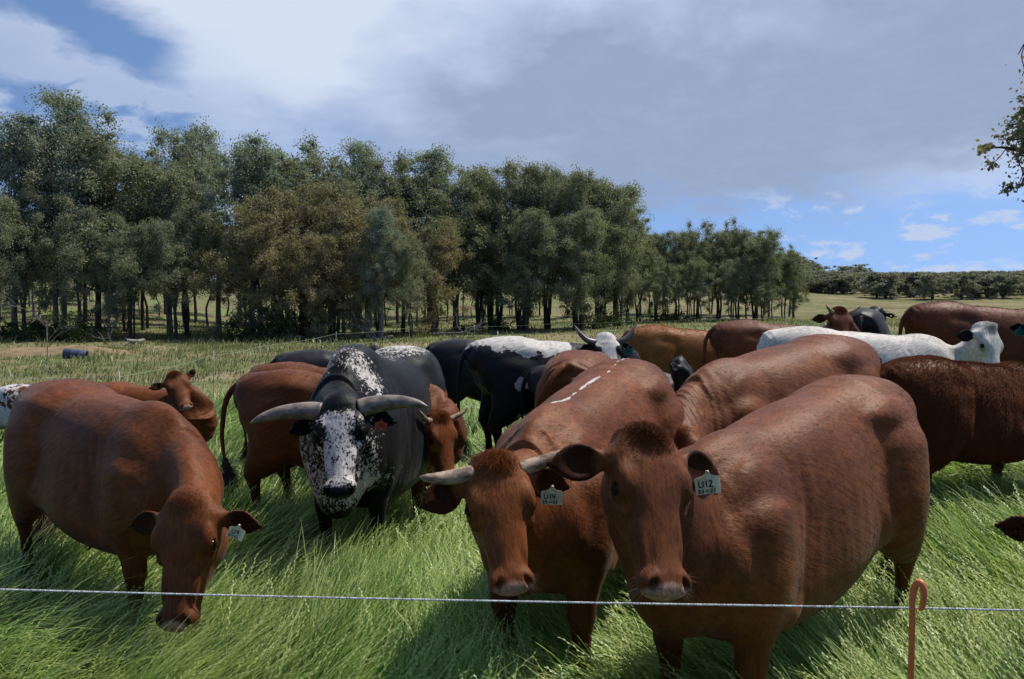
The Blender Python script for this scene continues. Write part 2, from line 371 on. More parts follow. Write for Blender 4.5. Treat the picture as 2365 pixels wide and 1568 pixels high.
    if c.get('fine', 1):
        for g in (1, -1):
            tl = g * .55; cr_, sr_ = math.cos(tl), math.sin(tl)
            rot = M @ np.array([[cr_, -sr_, 0], [sr_, cr_, 0], [0, 0, 1]])
            P += [Ell(H(.172, g * .094, -.050), hr(.038, .022, .028), M, k=.016),      # lids
                  Ell(H(.487, g * .046, -.040), hr(.030, .0085, .019), rot, k=.008, op='s'),
                  Ell(H(.174, g * .118, -.046), hr(.025, .024, .017), M, k=.006, op='s')]
        P.append(Ell(H(.475, 0, -.112), hr(.060, .075, .004), M, k=.008, op='s'))
    # ears
    c['ears'] = {}
    for g, key in ((1, 'earl'), (-1, 'earr')):
        ed, en, el = c.get(key, ((-.05, 1, -.22), (.25, .15, 1), .19)); el = el * hs
        fl = lambda v: ef * v[0] + es * v[1] * g + eu * v[2]
        d_ = nrm(fl(ed)); n_ = fl(en); n_ = nrm(n_ - d_ * (n_ @ d_)); w_ = np.cross(n_, d_)
        b = H(.060, g * .098, -.085); Me = np.stack([d_, w_, n_], 1); wd = c.get('earw', .30)
        ce = b + d_ * el * .60
        P.append(Loft([b - d_ * .03, b + d_ * el * .14, b + d_ * el * .28], [.022 * hs, .026 * hs, .034 * hs], [.022 * hs, .019 * hs, .014 * hs], [.022 * hs, .019 * hs, .015 * hs], n_, k=.022, m=2))
        st_ = [b + d_ * el * q for q in (.12, .30, .50, .70, .88, 1.0)]
        P.append(Loft(st_, el * np.array([.13, wd * .85, wd * 1.02, wd * .93, wd * .60, .08]), el * np.array([.09, .10, .10, .08, .06, .03]), el * np.array([.09, .11, .12, .10, .07, .04]), n_, p=2.0, k=.014, m=3, cap=.02 * hs))
        P.append(Loft([q + n_ * el * .105 for q in st_[1:-1]], el * np.array([wd * .60, wd * .88, wd * .80, wd * .42]), el * np.array([.13, .14, .13, .09]), el * np.array([.11, .135, .115, .06]), n_, p=2.0, k=.010, m=3, op='s', cap=.02 * hs))
        c['ears'][g] = (b, d_, w_, n_, el, ce)
    # tail
    tl = c.get('tail', [(-.93, 0, 1.20), (-1.0, .0, 1.08), (-1.02, .0, .85), (-1.01, .02, .6), (-1.0, .03, .42)])
    tl = [B(-.84, 0, 1.235)] + [B(*q) for q in tl]; n = len(tl)
    r = np.linspace(.032, .012, n) * s
    P.append(Loft(tl, r, r, r, (0, 1, .01) if abs(tl[-1][1]) < .2 else (1, 0, .01), k=.02, m=3)); c['tailpts'] = tl
    return P

def head_coords(c, V):
    q = (V - c['O']) / c['hs']; return q @ c['ef'], q @ np.cross(c['eu'], c['ef']), q @ c['eu']

def cow_masks(c, V, N):
    t, sd_, u = head_coords(c, V); s = c['s']; hs = c['hs']
    inh = (t > -.12) & (t < .60) & (np.abs(sd_) < .36) & (u > -.30) & (u < .10)
    x, y, z = V[:, 0] / (s * 1.06), V[:, 1] / s, V[:, 2] / s
    mz = np.where(inh & (np.abs(sd_) < .13), sstep(t + np.clip(-.03 - u, 0, 1) * .10 - np.abs(sd_) * .25, .468, .486), 0)
    mz *= np.where(u < -.155, 0, 1)
    eye = np.where(inh, np.exp(-(((t - .174) / .030) ** 2 + ((u + .052) / .022) ** 2 + ((np.abs(sd_) - .120) / .035) ** 2)), 0)
    nos = np.where(inh, np.exp(-(((t - .487) / .022) ** 2 + ((np.abs(sd_) - .046 * c.get('hw', 1.33)) / .009) ** 2 + ((u + .042) / .020) ** 2)), 0); mz = mz * (1 - nos)  # nostril hollows, their shade painted in as dark skin
    eye = np.maximum(eye, nos * 1.1)
    ear = np.zeros(len(V))
    for g, (b, d_, w_, n_, el, ce) in c['ears'].items():
        q = V - b; l = q @ d_ / el
        inear = (l > .18) & (l < 1.12) & (np.abs(q @ w_) < el * .34) & (np.abs(q @ n_) < el * .2)
        ear = np.maximum(ear, np.where(inear, sstep(N @ n_, .0, .45) * sstep(l, .18, .35), 0))  # inner face of the ear cup, its shade painted in as dark coat
    poll = np.where(inh, np.exp(-((t + .01) / .05) ** 2) * (u > -.12) * (np.abs(sd_) < .09), 0)
    legd = sstep(z, .62, .30) if z.size else z
    hoof = sstep(z, .085, .07)
    white = np.zeros(len(V)); wk = c.get('white')
    if wk: white = wk(c, V, N, t, sd_, u, inh, x, y, z)
    if c.get('blackear'): ear2 = np.zeros(len(V)); white = white.copy()
    for g, (b, d_, w_, n_, el, ce) in (c['ears'].items() if c.get('blackear') else ()):
        q = V - b; l = q @ d_ / el; m_ = (l > .22) & (l < 1.15) & (np.abs(q @ w_) < el * .40) & (np.abs(q @ n_) < el * .2); ear[m_] = 1; white[m_] = 0
    if c.get('blackear'): eye = np.maximum(eye, inh * np.exp(-(((t - .178) / .05) ** 2 + ((u + .060) / .028) ** 2 + ((np.abs(sd_) - .120) / .05) ** 2)) * 1.1)
    for sx_, sz_, sr_ in c.get('spots', ()): eye = np.maximum(eye, sstep(np.hypot(x - sx_, (z - sz_) * .8) + .012 * smooth_noise(V, 30, 3), sr_ * 1.15, sr_ * .85) * (y < 0) * 1.1)
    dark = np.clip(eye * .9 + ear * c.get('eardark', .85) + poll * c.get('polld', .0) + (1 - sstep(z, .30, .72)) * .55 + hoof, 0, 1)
    return np.stack([mz, white, dark, ear], 1)

def flow_dir(c, V, N):
    t, sd_, u = head_coords(c, V); ef, eu = c['ef'], c['eu']; es = np.cross(eu, ef)
    s = c['s']; z = V[:, 2] / s; x = V[:, 0] / s
    inh = (t > -.06) & (t < .58) & (np.abs(sd_) < .30) & (u > -.28) & (u < .10)
    f = np.zeros_like(V); f[:] = (-1, 0, -.55)
    leg = sstep(z, .75, .55)[:, None]; f = f * (1 - leg) + np.array([-.1, 0, -1]) * leg
    f += np.clip(np.abs(N[:, 1:2]), 0, 1) * np.array([.15, 0, -.5])
    whorl = (.13 - t)
    k = np.clip(-whorl * 9, -1, 1)[:, None]
    fh = ef[None] * k + es[None] * (sd_ * 5)[:, None] - eu[None] * .15
    f = np.where(inh[:, None], fh, f)
    for g, (b, d_, w_, n_, el, ce) in c['ears'].items():
        q = V - b; l = q @ d_ / el; m = (l > .1) & (l < 1.2) & (np.abs(q @ w_) < el * .4) & (np.abs(q @ n_) < el * .25)
        f = np.where(m[:, None], d_[None] + w_[None] * (q @ w_ / el * 2.2)[:, None], f)
    f -= N * (f * N).sum(1)[:, None]
    return f / (np.linalg.norm(f, axis=1)[:, None] + 1e-9)

def smooth_noise(P, sc_, seed=0):
    """cheap smooth 3-D noise as a sum of sines, roughly -1..1"""
    r = np.random.RandomState(seed); o = np.zeros(len(P))
    for i in range(7):
        k = r.normal(size=3) * sc_ * (1 + i * .35); o += np.sin(P @ k + r.rand() * 7 + 1.5 * np.sin(P @ np.roll(k, 1) * .5 + i)) / (1 + i * .35)
    return o / 3.0

def coat(c, V, Q, N, n, length, rad, rng):
    """short hair lying on the skin: root, mid, tip"""
    A = V[Q]; ar = .5 * np.linalg.norm(np.cross(A[:, 2] - A[:, 0], A[:, 3] - A[:, 1]), axis=1)
    t, sd_, u = head_coords(c, A[:, 0])
    head = (t > -.1) & (t < .6) & (np.abs(sd_) < .32) & (u > -.3) & (u < .1)
    earm = np.zeros(len(Q), bool)
    for g, (b, d_, w_, n_, el, ce) in c['ears'].items():
        q = A[:, 0] - b; l = q @ d_ / el; earm |= (l > .25) & (l < 1.15) & (np.abs(q @ w_) < el * .40) & (q @ n_ < el * .16) & (q @ n_ > -el * .14)
    m0 = cow_masks(c, A[:, 0], N[Q[:, 0]]); tf = np.where(head, np.exp(-((t + .005) / .06) ** 2 - (sd_ / .085) ** 2) * (u > -.09), 0); fz_ = c.get('fuzz', .012)
    wgt = ar * (fz_ + tf * .8 + np.where(earm & (m0[:, 3] < .3), c.get('earhair', .0), 0)) * np.where(m0[:, 3] > .5, .15, 1) * np.where(A[:, 0, 2] < .35 * c['s'], .3, 1)
    cs = np.cumsum(wgt); fi = np.searchsorted(cs, rng.rand(n) * cs[-1]).clip(0, len(Q) - 1)
    a, b = rng.rand(n, 1), rng.rand(n, 1); q = Q[fi]
    w4 = [(1 - a) * (1 - b), a * (1 - b), a * b, (1 - a) * b]
    P = sum(w * V[q[:, i]] for i, w in enumerate(w4)); Nn = sum(w * N[q[:, i]] for i, w in enumerate(w4)); Nn /= np.linalg.norm(Nn, axis=1)[:, None] + 1e-9
    D = flow_dir(c, P, Nn); msk = cow_masks(c, P, Nn); t, sd_, u = head_coords(c, P)
    hd = (t > -.1) & (t < .6) & (np.abs(sd_) < .32) & (u > -.3) & (u < .1)
    L = length * (.65 + .7 * rng.rand(n)) * np.where(hd, .62, 1.0)
    L = L * (1 + .35 * smooth_noise(P, 14 / c['s'], 3)); L *= np.where(msk[:, 0] > .3, .0, 1)
    tuft = np.where(hd, np.exp(-((t + .005) / .06) ** 2 - (sd_ / .075) ** 2) * (u > -.09), 0)
    L = L + tuft * c.get('tuft', .014) * (.25 + 1.3 * rng.rand(n)) * (1 + .5 * smooth_noise(P, 60, 2)) + msk[:, 3] * .004
    swirl = smooth_noise(P, 9 / c['s'], 5)[:, None] * np.cross(Nn, D) * c.get('swirl', .28)
    lift = (c.get('lift', .12) + .16 * rng.rand(n))[:, None] + tuft[:, None] * .35
    jit = rng.normal(size=(n, 3)) * (.12 + .30 * tuft[:, None])
    d0 = D + swirl + Nn * lift + jit; d0 /= np.linalg.norm(d0, axis=1)[:, None]
    d1 = D * 1.15 + swirl + Nn * lift * .25 + jit * 1.2 + np.where(tuft[:, None] > .2, c['ef'][None] * c.get('tuftf', .9) + c['eu'][None] * .1, 0); d1 /= np.linalg.norm(d1, axis=1)[:, None]
    keep = L > .002; P, Nn, d0, d1, L, msk = P[keep], Nn[keep], d0[keep], d1[keep], L[keep][:, None], msk[keep]
    pts = np.stack([P - Nn * .001, P + d0 * L * .5, P + d0 * L * .5 + d1 * L * .5], 1)
    return pts, msk, rad

def hair_obj(name, pts, rad, mat, parent, msk=None, taper=(1, .85, .25)):
    """pts (n,k,3)"""
    n, k, _ = pts.shape; hc = bpy.data.hair_curves.new(name); hc.add_curves([k] * n)
    hc.points.foreach_set('position', pts.astype(F).ravel())
    tp = np.interp(np.linspace(0, 1, k), np.linspace(0, 1, len(taper)), taper)
    rr = (np.broadcast_to(np.asarray(rad), (n,))[:, None] * tp[None]).astype(F)
    at = hc.attributes.get('radius') or hc.attributes.new('radius', 'FLOAT', 'POINT'); at.data.foreach_set('value', rr.ravel())
    if msk is not None:
        at = hc.attributes.new('cmask', 'FLOAT_COLOR', 'CURVE'); at.data.foreach_set('color', msk.astype(F).ravel())
    hc.materials.append(mat); o = bpy.data.objects.new(name, hc); col.objects.link(o); o.parent = parent
    return o

def tube(pts, rads, seg=14, m=5, capr=True, flat=None):
    P = catmull(np.hstack([np.asarray(pts, float), np.asarray(rads, float)[:, None]]), m); C, r = P[:, :3], P[:, 3]
    T = np.gradient(C, axis=0); T /= np.linalg.norm(T, axis=1)[:, None] + 1e-12
    ref = np.array([0, 0, 1.]) if abs(T[0][2]) < .9 else np.array([1., 0, 0]); V = []; s0 = nrm(np.cross(ref, T[0]))
    for i in range(len(C)):
        s0 = nrm(s0 - T[i] * (s0 @ T[i])); b = np.cross(T[i], s0)
        for j in range(seg):
            a = 2 * math.pi * j / seg; V.append(C[i] + (s0 * math.cos(a) + b * math.sin(a)) * max(r[i], 1e-4))
    Q = [[i * seg + j, i * seg + (j + 1) % seg, (i + 1) * seg + (j + 1) % seg, (i + 1) * seg + j] for i in range(len(C) - 1) for j in range(seg)]
    if capr:
        for i0, rev in ((0, True), (len(C) - 1, False)):
            V.append(C[i0]); ci = len(V) - 1
            for j in range(0, seg, 2):
                q = [ci, i0 * seg + j, i0 * seg + (j + 1) % seg, i0 * seg + (j + 2) % seg]
                Q.append(q[::-1] if rev else q)
    return np.array(V), np.array(Q)

def ball(c, r, M=None, nu=24, nv=14):
    M = np.eye(3) if M is None else M; V = []; Q = []
    for i in range(nv + 1):
        a = math.pi * i / nv
        for j in range(nu):
            b = 2 * math.pi * j / nu; V.append(np.asarray(c) + M @ (np.array([math.sin(a) * math.cos(b), math.sin(a) * math.sin(b), math.cos(a)]) * r))
    for i in range(nv):
        for j in range(nu): Q.append([i * nu + j, (i + 1) * nu + j, (i + 1) * nu + (j + 1) % nu, i * nu + (j + 1) % nu])
    return np.array(V), np.array(Q)

GL = {'U': [[(0, 1), (0, .3), (.15, .05), (.4, 0), (.62, .1), (.7, .35), (.7, 1)]], '1': [[(.25, 1), (.22, .5), (.2, 0)]],
      '2': [[(.05, .75), (.15, .95), (.4, 1), (.58, .85), (.55, .6), (.3, .3), (.02, .02)], [(.0, .02), (.35, .06), (.75, 0)]],
      '3': [[(.05, .9), (.35, 1), (.55, .8), (.4, .58), (.2, .53)], [(.2, .53), (.5, .48), (.6, .2), (.35, .0), (.02, .08)]],
      '4': [[(.1, 1), (.05, .5), (.55, .5)], [(.55, 1), (.5, .5), (.47, 0)]], '5': [[(.55, 1), (.1, .95), (.08, .6), (.45, .55), (.55, .25), (.3, 0), (.02, .08)]],
      '9': [[(.55, .85), (.35, 1), (.08, .85), (.1, .6), (.35, .52), (.55, .8)], [(.55, .8), (.5, .4), (.4, 0)]], '7': [[(.0, .97), (.6, 1), (.3, 0)]],
      '0': [[(.3, 1), (.08, .7), (.1, .25), (.32, 0), (.55, .3), (.52, .75), (.3, 1)]], '-': [[(.08, .48), (.5, .5)]]}
def ear_tag(c, root, g, lines, matt, matw, down, face, size=.075, off=(.58, .0)):
    """flag-shaped tag hung in the ear: down and face are directions in the animal's frame"""
    b, d_, w_, n_, el, ce = c['ears'][g]; top = b + d_ * el * off[0] + n_ * el * (.10 + off[1]) + nrm(face) * .022
    nz = nrm(face); dn = np.asarray(down, float); dn = nrm(dn - nz * (dn @ nz)); rt = np.cross(dn, nz) * -1
    rt = np.cross(nz, -dn) * -1; rt = np.cross(-dn, nz)
    W = size * .5; Hh = size * 1.28
    out = [(-.12, .0), (.12, .0), (.17, -.22), (.42, -.42), (.88, -.52), (1, -.62), (.98, -1.66), (.90, -1.74), (-.90, -1.74), (-.98, -1.66), (-1, -.62), (-.88, -.52), (-.42, -.42), (-.17, -.22)]
    pos = lambda a, e_, h: top + rt * a * W + (-dn) * e_ * W + nz * h
    n = len(out); curl = lambda a: .006 * a * a
    V = [pos(a, e_, .0012 - curl(a)) for a, e_ in out] + [pos(a, e_, -.0012 - curl(a)) for a, e_ in out]
    me = bpy.data.meshes.new('ear_tag'); fs = [list(range(n))[::-1], [n + i for i in range(n)]] + [[i, (i + 1) % n, n + (i + 1) % n, n + i] for i in range(n)]
    me.from_pydata([tuple(v) for v in V], [], fs); me.update()
    o = link('ear_tag', me, matt, root); TV, TQ = [], []
    Vb, Qb = ball(pos(0, -.12, .001), .0055, nu=10, nv=6); bo = link('button', mesh_np('button', Vb, Qb), matw if c.get('tagdark') else matt, o)
    for text, cx, y0, h, wd, sw in lines:
        x = cx
        for ch in text:
            for st in GL.get(ch, []):
                pts = catmull([(x + a * wd, y0 + b_ * h) for a, b_ in st], 4)
                T = np.gradient(pts, axis=0); T /= np.linalg.norm(T, axis=1)[:, None] + 1e-9; nn_ = np.stack([-T[:, 1], T[:, 0]], 1) * sw
                k0 = len(TV)
                for p_, m_ in zip(pts, nn_):
                    for sgn in (1, -1):
                        a, e_ = p_ + m_ * sgn; TV.append(pos(a, e_, .0018 - curl(a)))
                for i in range(len(pts) - 1): TQ.append([k0 + 2 * i, k0 + 2 * i + 1, k0 + 2 * i + 3, k0 + 2 * i + 2])
            x += wd * (1.05 if ch not in '1-' else .62)
    if TQ: link('lettering', mesh_np('lettering', TV, TQ, False), matw, o)
    return o

# ---------------------------------------------------------------- coat, horn, eye, tag materials
def new_mat(name):
    m = bpy.data.materials.new(name); m.use_nodes = True; return m, NT(m.node_tree)
def coat_material(name, base, base2, dark, white=(.62, .58, .52), muzzle=(.46, .26, .18), wscale=14, wamp=.6, hair=False, rough=.54, spec=.24, streak=None, wdist=.6, sheen=.05, warp=(1, 1, 1), bump=.36, clump=1.0, shade=.85, soft=.035, pinned=False, tint=(1, .76, .58)):
    m, t = new_mat(name)
    at = t.n('ShaderNodeAttribute', dict(attribute_name='cmask')); at.attribute_type = 'GEOMETRY'
    sp = t.n('ShaderNodeSeparateColor', Color=at.outputs['Color']); mz, wh, dk = sp.outputs[0], sp.outputs[1], sp.outputs[2]
    tcn = t.n('ShaderNodeTexCoord'); ob = tcn.outputs['Object']
    rnd = t.n('ShaderNodeObjectInfo').outputs['Random']; obr = t.vm('ADD', ob, t.vm('SCALE', t.comb(rnd, rnd, rnd), 37.0)) if not pinned else ob
    low = t.noise(obr, 1.6, 2, .5); mid = t.noise(t.vm('MULTIPLY', obr, (1.0, 3.2, 2.0)), 7, 4, .6)
    f = t.m('ADD', t.m('MULTIPLY', t.ss(low, .25, .70), .60), t.m('MULTIPLY', t.ss(mid, .35, .7), .38), clamp=True)
    c = t.mix(f, base, base2)
    if hair:
        hi = t.n('ShaderNodeHairInfo'); c = t.mix(t.m('MULTIPLY', hi.outputs['Random'], .45), c, tuple(min(1, v * 1.45) for v in base2))
    c = t.mix(dk, c, dark)
    wn = t.noise(t.vm('MULTIPLY', ob, warp), wscale, 3, .6, wdist); wn2 = t.noise(ob, wscale * .28, 2, .5)
    wv = t.m('ADD', wh, t.m('ADD', t.m('MULTIPLY', t.m('SUBTRACT', wn, .5), wamp), t.m('MULTIPLY', t.m('SUBTRACT', wn2, .5), wamp * .6)))
    c = t.mix(t.m('MULTIPLY', t.ss(wv, .5 - soft, .5 + soft), t.m('MULTIPLY', wh, 20, clamp=True)), c, t.mix(low, white, tuple(v * .8 for v in white)))
    mzn = t.noise(ob, 60, 3, .6)
    c = t.mix(mz, c, t.mix(t.ss(mzn, .35, .65), muzzle, tuple(v * .62 for v in muzzle)))
    out = t.n('ShaderNodeOutputMaterial')
    if hair:
        b1 = t.n('ShaderNodeBsdfPrincipled', Base_Color=c, Roughness=rough + .16)
        b1.inputs['Specular IOR Level'].default_value = spec * .3
        t.set(out.inputs[0], b1)
    else:
        b = t.n('ShaderNodeBsdfPrincipled', Specular_Tint=tint, Base_Color=c, Roughness=t.mix(mz, (rough,) * 3, (.40,) * 3))
        t.set(b.inputs['Specular IOR Level'], t.m('MULTIPLY', spec, t.m('SUBTRACT', 1, t.m('MULTIPLY', dk, .8))))
        t.set(b.inputs['Sheen Weight'], t.m('MULTIPLY', sheen, t.m('SUBTRACT', 1, dk))); b.inputs['Sheen Roughness'].default_value = .4
        va = t.n('ShaderNodeAttribute', dict(attribute_name='comb_a')).outputs['Vector']; vb = t.n('ShaderNodeAttribute', dict(attribute_name='comb_b')); cm = t.n('ShaderNodeAttribute', dict(attribute_name='comb_m')).outputs['Fac']
        wob = t.vm('SCALE', t.vm('SUBTRACT', t.noise(ob, 4.5, 2, .5, out=1), (.5, .5, .5)), .035)
        def streak(sc_, det, rg):
            a_ = t.noise(t.vm('ADD', va, wob), sc_, det, rg); b_ = t.noise(t.vm('ADD', vb.outputs['Vector'], t.vm('SCALE', wob, .35)), sc_ * 1.6, det, rg); return t.mix(cm, a_, b_)
        hb = streak(58 * clump, 4, .6); fb = streak(240, 2, .6); lumpy = t.noise(ob, 15, 3, .6)
        c = t.mix(t.m('MULTIPLY', t.ss(hb, .60, .34), shade), c, t.vm('MULTIPLY', c, (.62, .58, .56))); c = t.mix(t.m('MULTIPLY', t.ss(fb, .52, .68), .5 * (shade > 0)), c, t.vm('MULTIPLY', c, (1.22, 1.2, 1.15)))
        b.inputs['Base Color'].default_value = (0, 0, 0, 1); t.set(b.inputs['Base Color'], c)
        wr = t.n('ShaderNodeTexVoronoi', dict(feature='DISTANCE_TO_EDGE'), Vector=ob, Scale=230)
        h = t.m('ADD', t.m('ADD', t.m('MULTIPLY', hb, .9), t.m('MULTIPLY', lumpy, .6)), t.m('ADD', t.m('MULTIPLY', fb, .30), t.m('MULTIPLY', t.m('MULTIPLY', wr.outputs[0], mz), .35)))
        bp = t.n('ShaderNodeBump', Height=h, Strength=bump, Distance=.009); t.set(b.inputs['Normal'], bp)
        t.set(out.inputs[0], b)
    return m
def simple_mat(name, colr, rough=.5, spec=.5, coatw=0, noise=None, **kw):
    m, t = new_mat(name); c = colr
    if noise:
        tcn = t.n('ShaderNodeTexCoord'); nz = t.noise(t.vm('MULTIPLY', tcn.outputs['Object'], noise.get('st', (1, 1, 1))), noise['s'], 4, .6)
        c = t.mix(t.ss(nz, .35, .65), colr, noise['c'])
    b = t.n('ShaderNodeBsdfPrincipled', Base_Color=c, Roughness=rough); b.inputs['Specular IOR Level'].default_value = spec; b.inputs['Coat Weight'].default_value = coatw
    if noise and noise.get('b'): t.set(b.inputs['Normal'], t.n('ShaderNodeBump', Height=nz, Strength=noise['b'], Distance=.003))
    for k, v in kw.items(): b.inputs[k.replace('_', ' ')].default_value = v
    t.set(t.n('ShaderNodeOutputMaterial').inputs[0], b); return m

def two(name, **k):
    return coat_material(name + '_skin', **k), coat_material(name + '_hair', hair=True, **k)
RED = dict(base=(.082, .0205, .0055), base2=(.215, .063, .0160), dark=(.014, .006, .004))
M_RED = two('red_coat', **RED)
M_RED2 = two('dark_red_coat', base=(.080, .022, .010), base2=(.165, .048, .019), dark=(.026, .010, .007))
M_TAN = two('golden_coat', base=(.22, .080, .022), base2=(.33, .135, .042), dark=(.10, .04, .018))
M_BROWN = two('brown_coat', base=(.078, .022, .010), base2=(.175, .055, .020), dark=(.030, .012, .008))
M_BLACK = two('black_coat', tint=(1, 1, 1), spec=.18, base=(.010, .009, .010), base2=(.018, .016, .017), dark=(.006, .006, .007), muzzle=(.012, .011, .012), rough=.48)
M_BULL = two('bull_coat', tint=(1, 1, 1), pinned=True, base=(.005, .005, .006), base2=(.009, .0085, .009), dark=(.003, .003, .004), muzzle=(.008, .008, .009), white=(.70, .64, .58), wscale=90, wamp=1.2, wdist=.3, soft=.10, spec=.14, warp=(1, 1, .75), rough=.48)
M_NGUNI = two('pied_coat', tint=(1, 1, 1), pinned=True, spec=.18, base=(.010, .009, .010), base2=(.018, .016, .017), dark=(.006, .006, .007), muzzle=(.015, .013, .014), white=(.62, .58, .52), wscale=13, wamp=.7)
M_WHITE = two('white_coat', base=(.74, .69, .60), base2=(.46, .43, .38), dark=(.012, .011, .012), muzzle=(.02, .018, .018), rough=.6)
M_SPOT = two('spotted_coat', base=(.66, .63, .60), base2=(.6, .56, .52), dark=(.5, .42, .38), white=(.12, .045, .02), wscale=22, wamp=1.3, rough=.6)
M_EYE = simple_mat('eye_dark', (.004, .003, .002), .16, .22, 0)
M_HORN = simple_mat('horn_bone', (.12, .075, .045), .5, .4, noise=dict(s=24, st=(1, 1, 1.6), c=(.46, .32, .21), b=.7))
M_HORN_D = simple_mat('horn_grey', (.10, .08, .062), .42, .5, noise=dict(s=8, st=(1, 2, 4), c=(.27, .21, .16), b=.4))
M_HORN_K = simple_mat('horn_dark', (.05, .042, .038), .4, .5, noise=dict(s=8, st=(1, 2, 4), c=(.14, .12, .10), b=.4))
M_TAG = simple_mat('tag_cream', (.62, .56, .36), .5, .3, noise=dict(s=40, c=(.46, .41, .26)))
M_TAGO = simple_mat('tag_orange', (.42, .055, .022), .45, .4, noise=dict(s=50, c=(.30, .04, .02)))
M_TAGG = simple_mat('tag_green', (.004, .085, .065), .45, .4)
M_INK = simple_mat('ink_black', (.012, .010, .010), .7, .2)
M_INKB = simple_mat('ink_brown', (.10, .015, .01), .7, .2)
M_WHISK = simple_mat('whisker', (.22, .17, .14), .5, .3)
M_SWITCH = {k: simple_mat('switch_' + k, v, .45, .4) for k, v in dict(red=(.05, .018, .010), black=(.012, .011, .012), blond=(.34, .17, .08), white=(.45, .42, .38)).items()}

HERD = []
def cow(name, label, cat, at, head_deg, mats, s=1.0, poll=None, muz=None, up=None, hs=1.0, h=.012, hairs=0, hair_len=.016, hair_r=.00042, horns=None, hmat=None,
        hr0=.026, tags=(), seed=1, whisk=0, switch='red', group=None, sw_len=.3, roll=0.0, zoff=0.0, **kw):
    HERD.append(dict(name=name, label=label, cat=cat, at=at, a=R(head_deg), mats=mats, s=s, poll=poll, muz=muz, up=up, hs=hs, h=h, hairs=hairs, hair_len=hair_len, hair_r=hair_r,
                     horns=horns, hmat=hmat, hr0=hr0, tags=tags, seed=seed, whisk=whisk, switch=switch, group=group, sw_len=sw_len, roll=roll, zoff=zoff, **kw))

def solve_pose(c):
    """withers position and heading -> root frame ; head pose from two points of the place"""
    a = c['a']; hx, hy = math.cos(a), math.sin(a); s = c['s']; ox = .42 * c.get('lx', 1.06) * s
    rx, ry = c['at'][0] - hx * ox, c['at'][1] - hy * ox
    c['root'] = Vector((rx, ry, gz(rx, ry) + c['zoff'])); c['Rz'] = np.array([[hx, -hy, 0], [hy, hx, 0], [0, 0, 1.]])
    loc = lambda p: (np.asarray(p, float) - np.array(c['root'])) @ c['Rz']
    c['w2l'] = lambda v: np.asarray(v, float) @ c['Rz']
    if c['poll'] is None:                                       # head carried level by default, given in the own frame
        O = np.array([1.22 * c.get('lx', 1.06) * s, 0, c.get('ph', 1.32) * s]); fd = np.array(c.get('fd', (.62, 0, -.78)))
    else: O = loc(c['poll']); fd = loc(c['muz']) - O
    ef = nrm(fd); ref = np.array([.8, 0, .6]) if c['up'] is None else c['w2l'](c['up'])
    eu = nrm(ref - ef * (ref @ ef)); es = np.cross(eu, ef); r = c['roll']
    eu = nrm(eu * math.cos(r) + es * math.sin(r))
    c['ef'], c['eu'] = ef, eu; c['O'] = O + eu * .0

def sculpt(c):
    P = cow_prims(c); V, Q = surface(P, c['h']); N = vnormals(V, Q); rng = np.random.RandomState(c['seed'])
    nz = smooth_noise(V, 7 / c['s'], c['seed']) * .5 + smooth_noise(V, 17 / c['s'], c['seed'] + 9) * .25
    t, sd_, u = head_coords(c, V); amp = np.where((t > -.1) & (t < .6) & (np.abs(sd_) < .33), .0010, .0032)
    rib = np.sin(V[:, 0] / c['s'] * 62 + V[:, 2] * 6) * np.exp(-((V[:, 0] / c['s'] - .02) / .22) ** 2 - ((V[:, 2] / c['s'] - .95) / .2) ** 2) * np.abs(N[:, 1]) * .0008 * c.get('ribs', 1)
    wr = np.sin((V[:, 0] + .25 * V[:, 2]) / c['s'] * 120 + 2.5 * smooth_noise(V, 8, 4)) * np.exp(-((V[:, 0] / c['s'] - .86) / .16) ** 2) * (V[:, 2] / c['s'] > .55) * .0022 * c.get('fold', .6)
    xs_, zs_ = V[:, 0] / c['s'], V[:, 2] / c['s']; wr = wr + np.sin((xs_ + .34 * zs_) * 88 + 2.2 * smooth_noise(V, 5, 6)) * np.exp(-((xs_ - .28) / .11) ** 2 - ((zs_ - .98) / .19) ** 2) * np.abs(N[:, 1]) * .0021 * c.get('crease', 1)
    V = V + N * (nz * amp + rib + np.where(amp > .002, wr, 0))[:, None]; N = vnormals(V, Q)
    msk = cow_masks(c, V, N)
    ht = coat(c, V, Q, N, c['hairs'], c['hair_len'] , c['hair_r'], rng) if c['hairs'] else None
    return V, Q, msk, ht

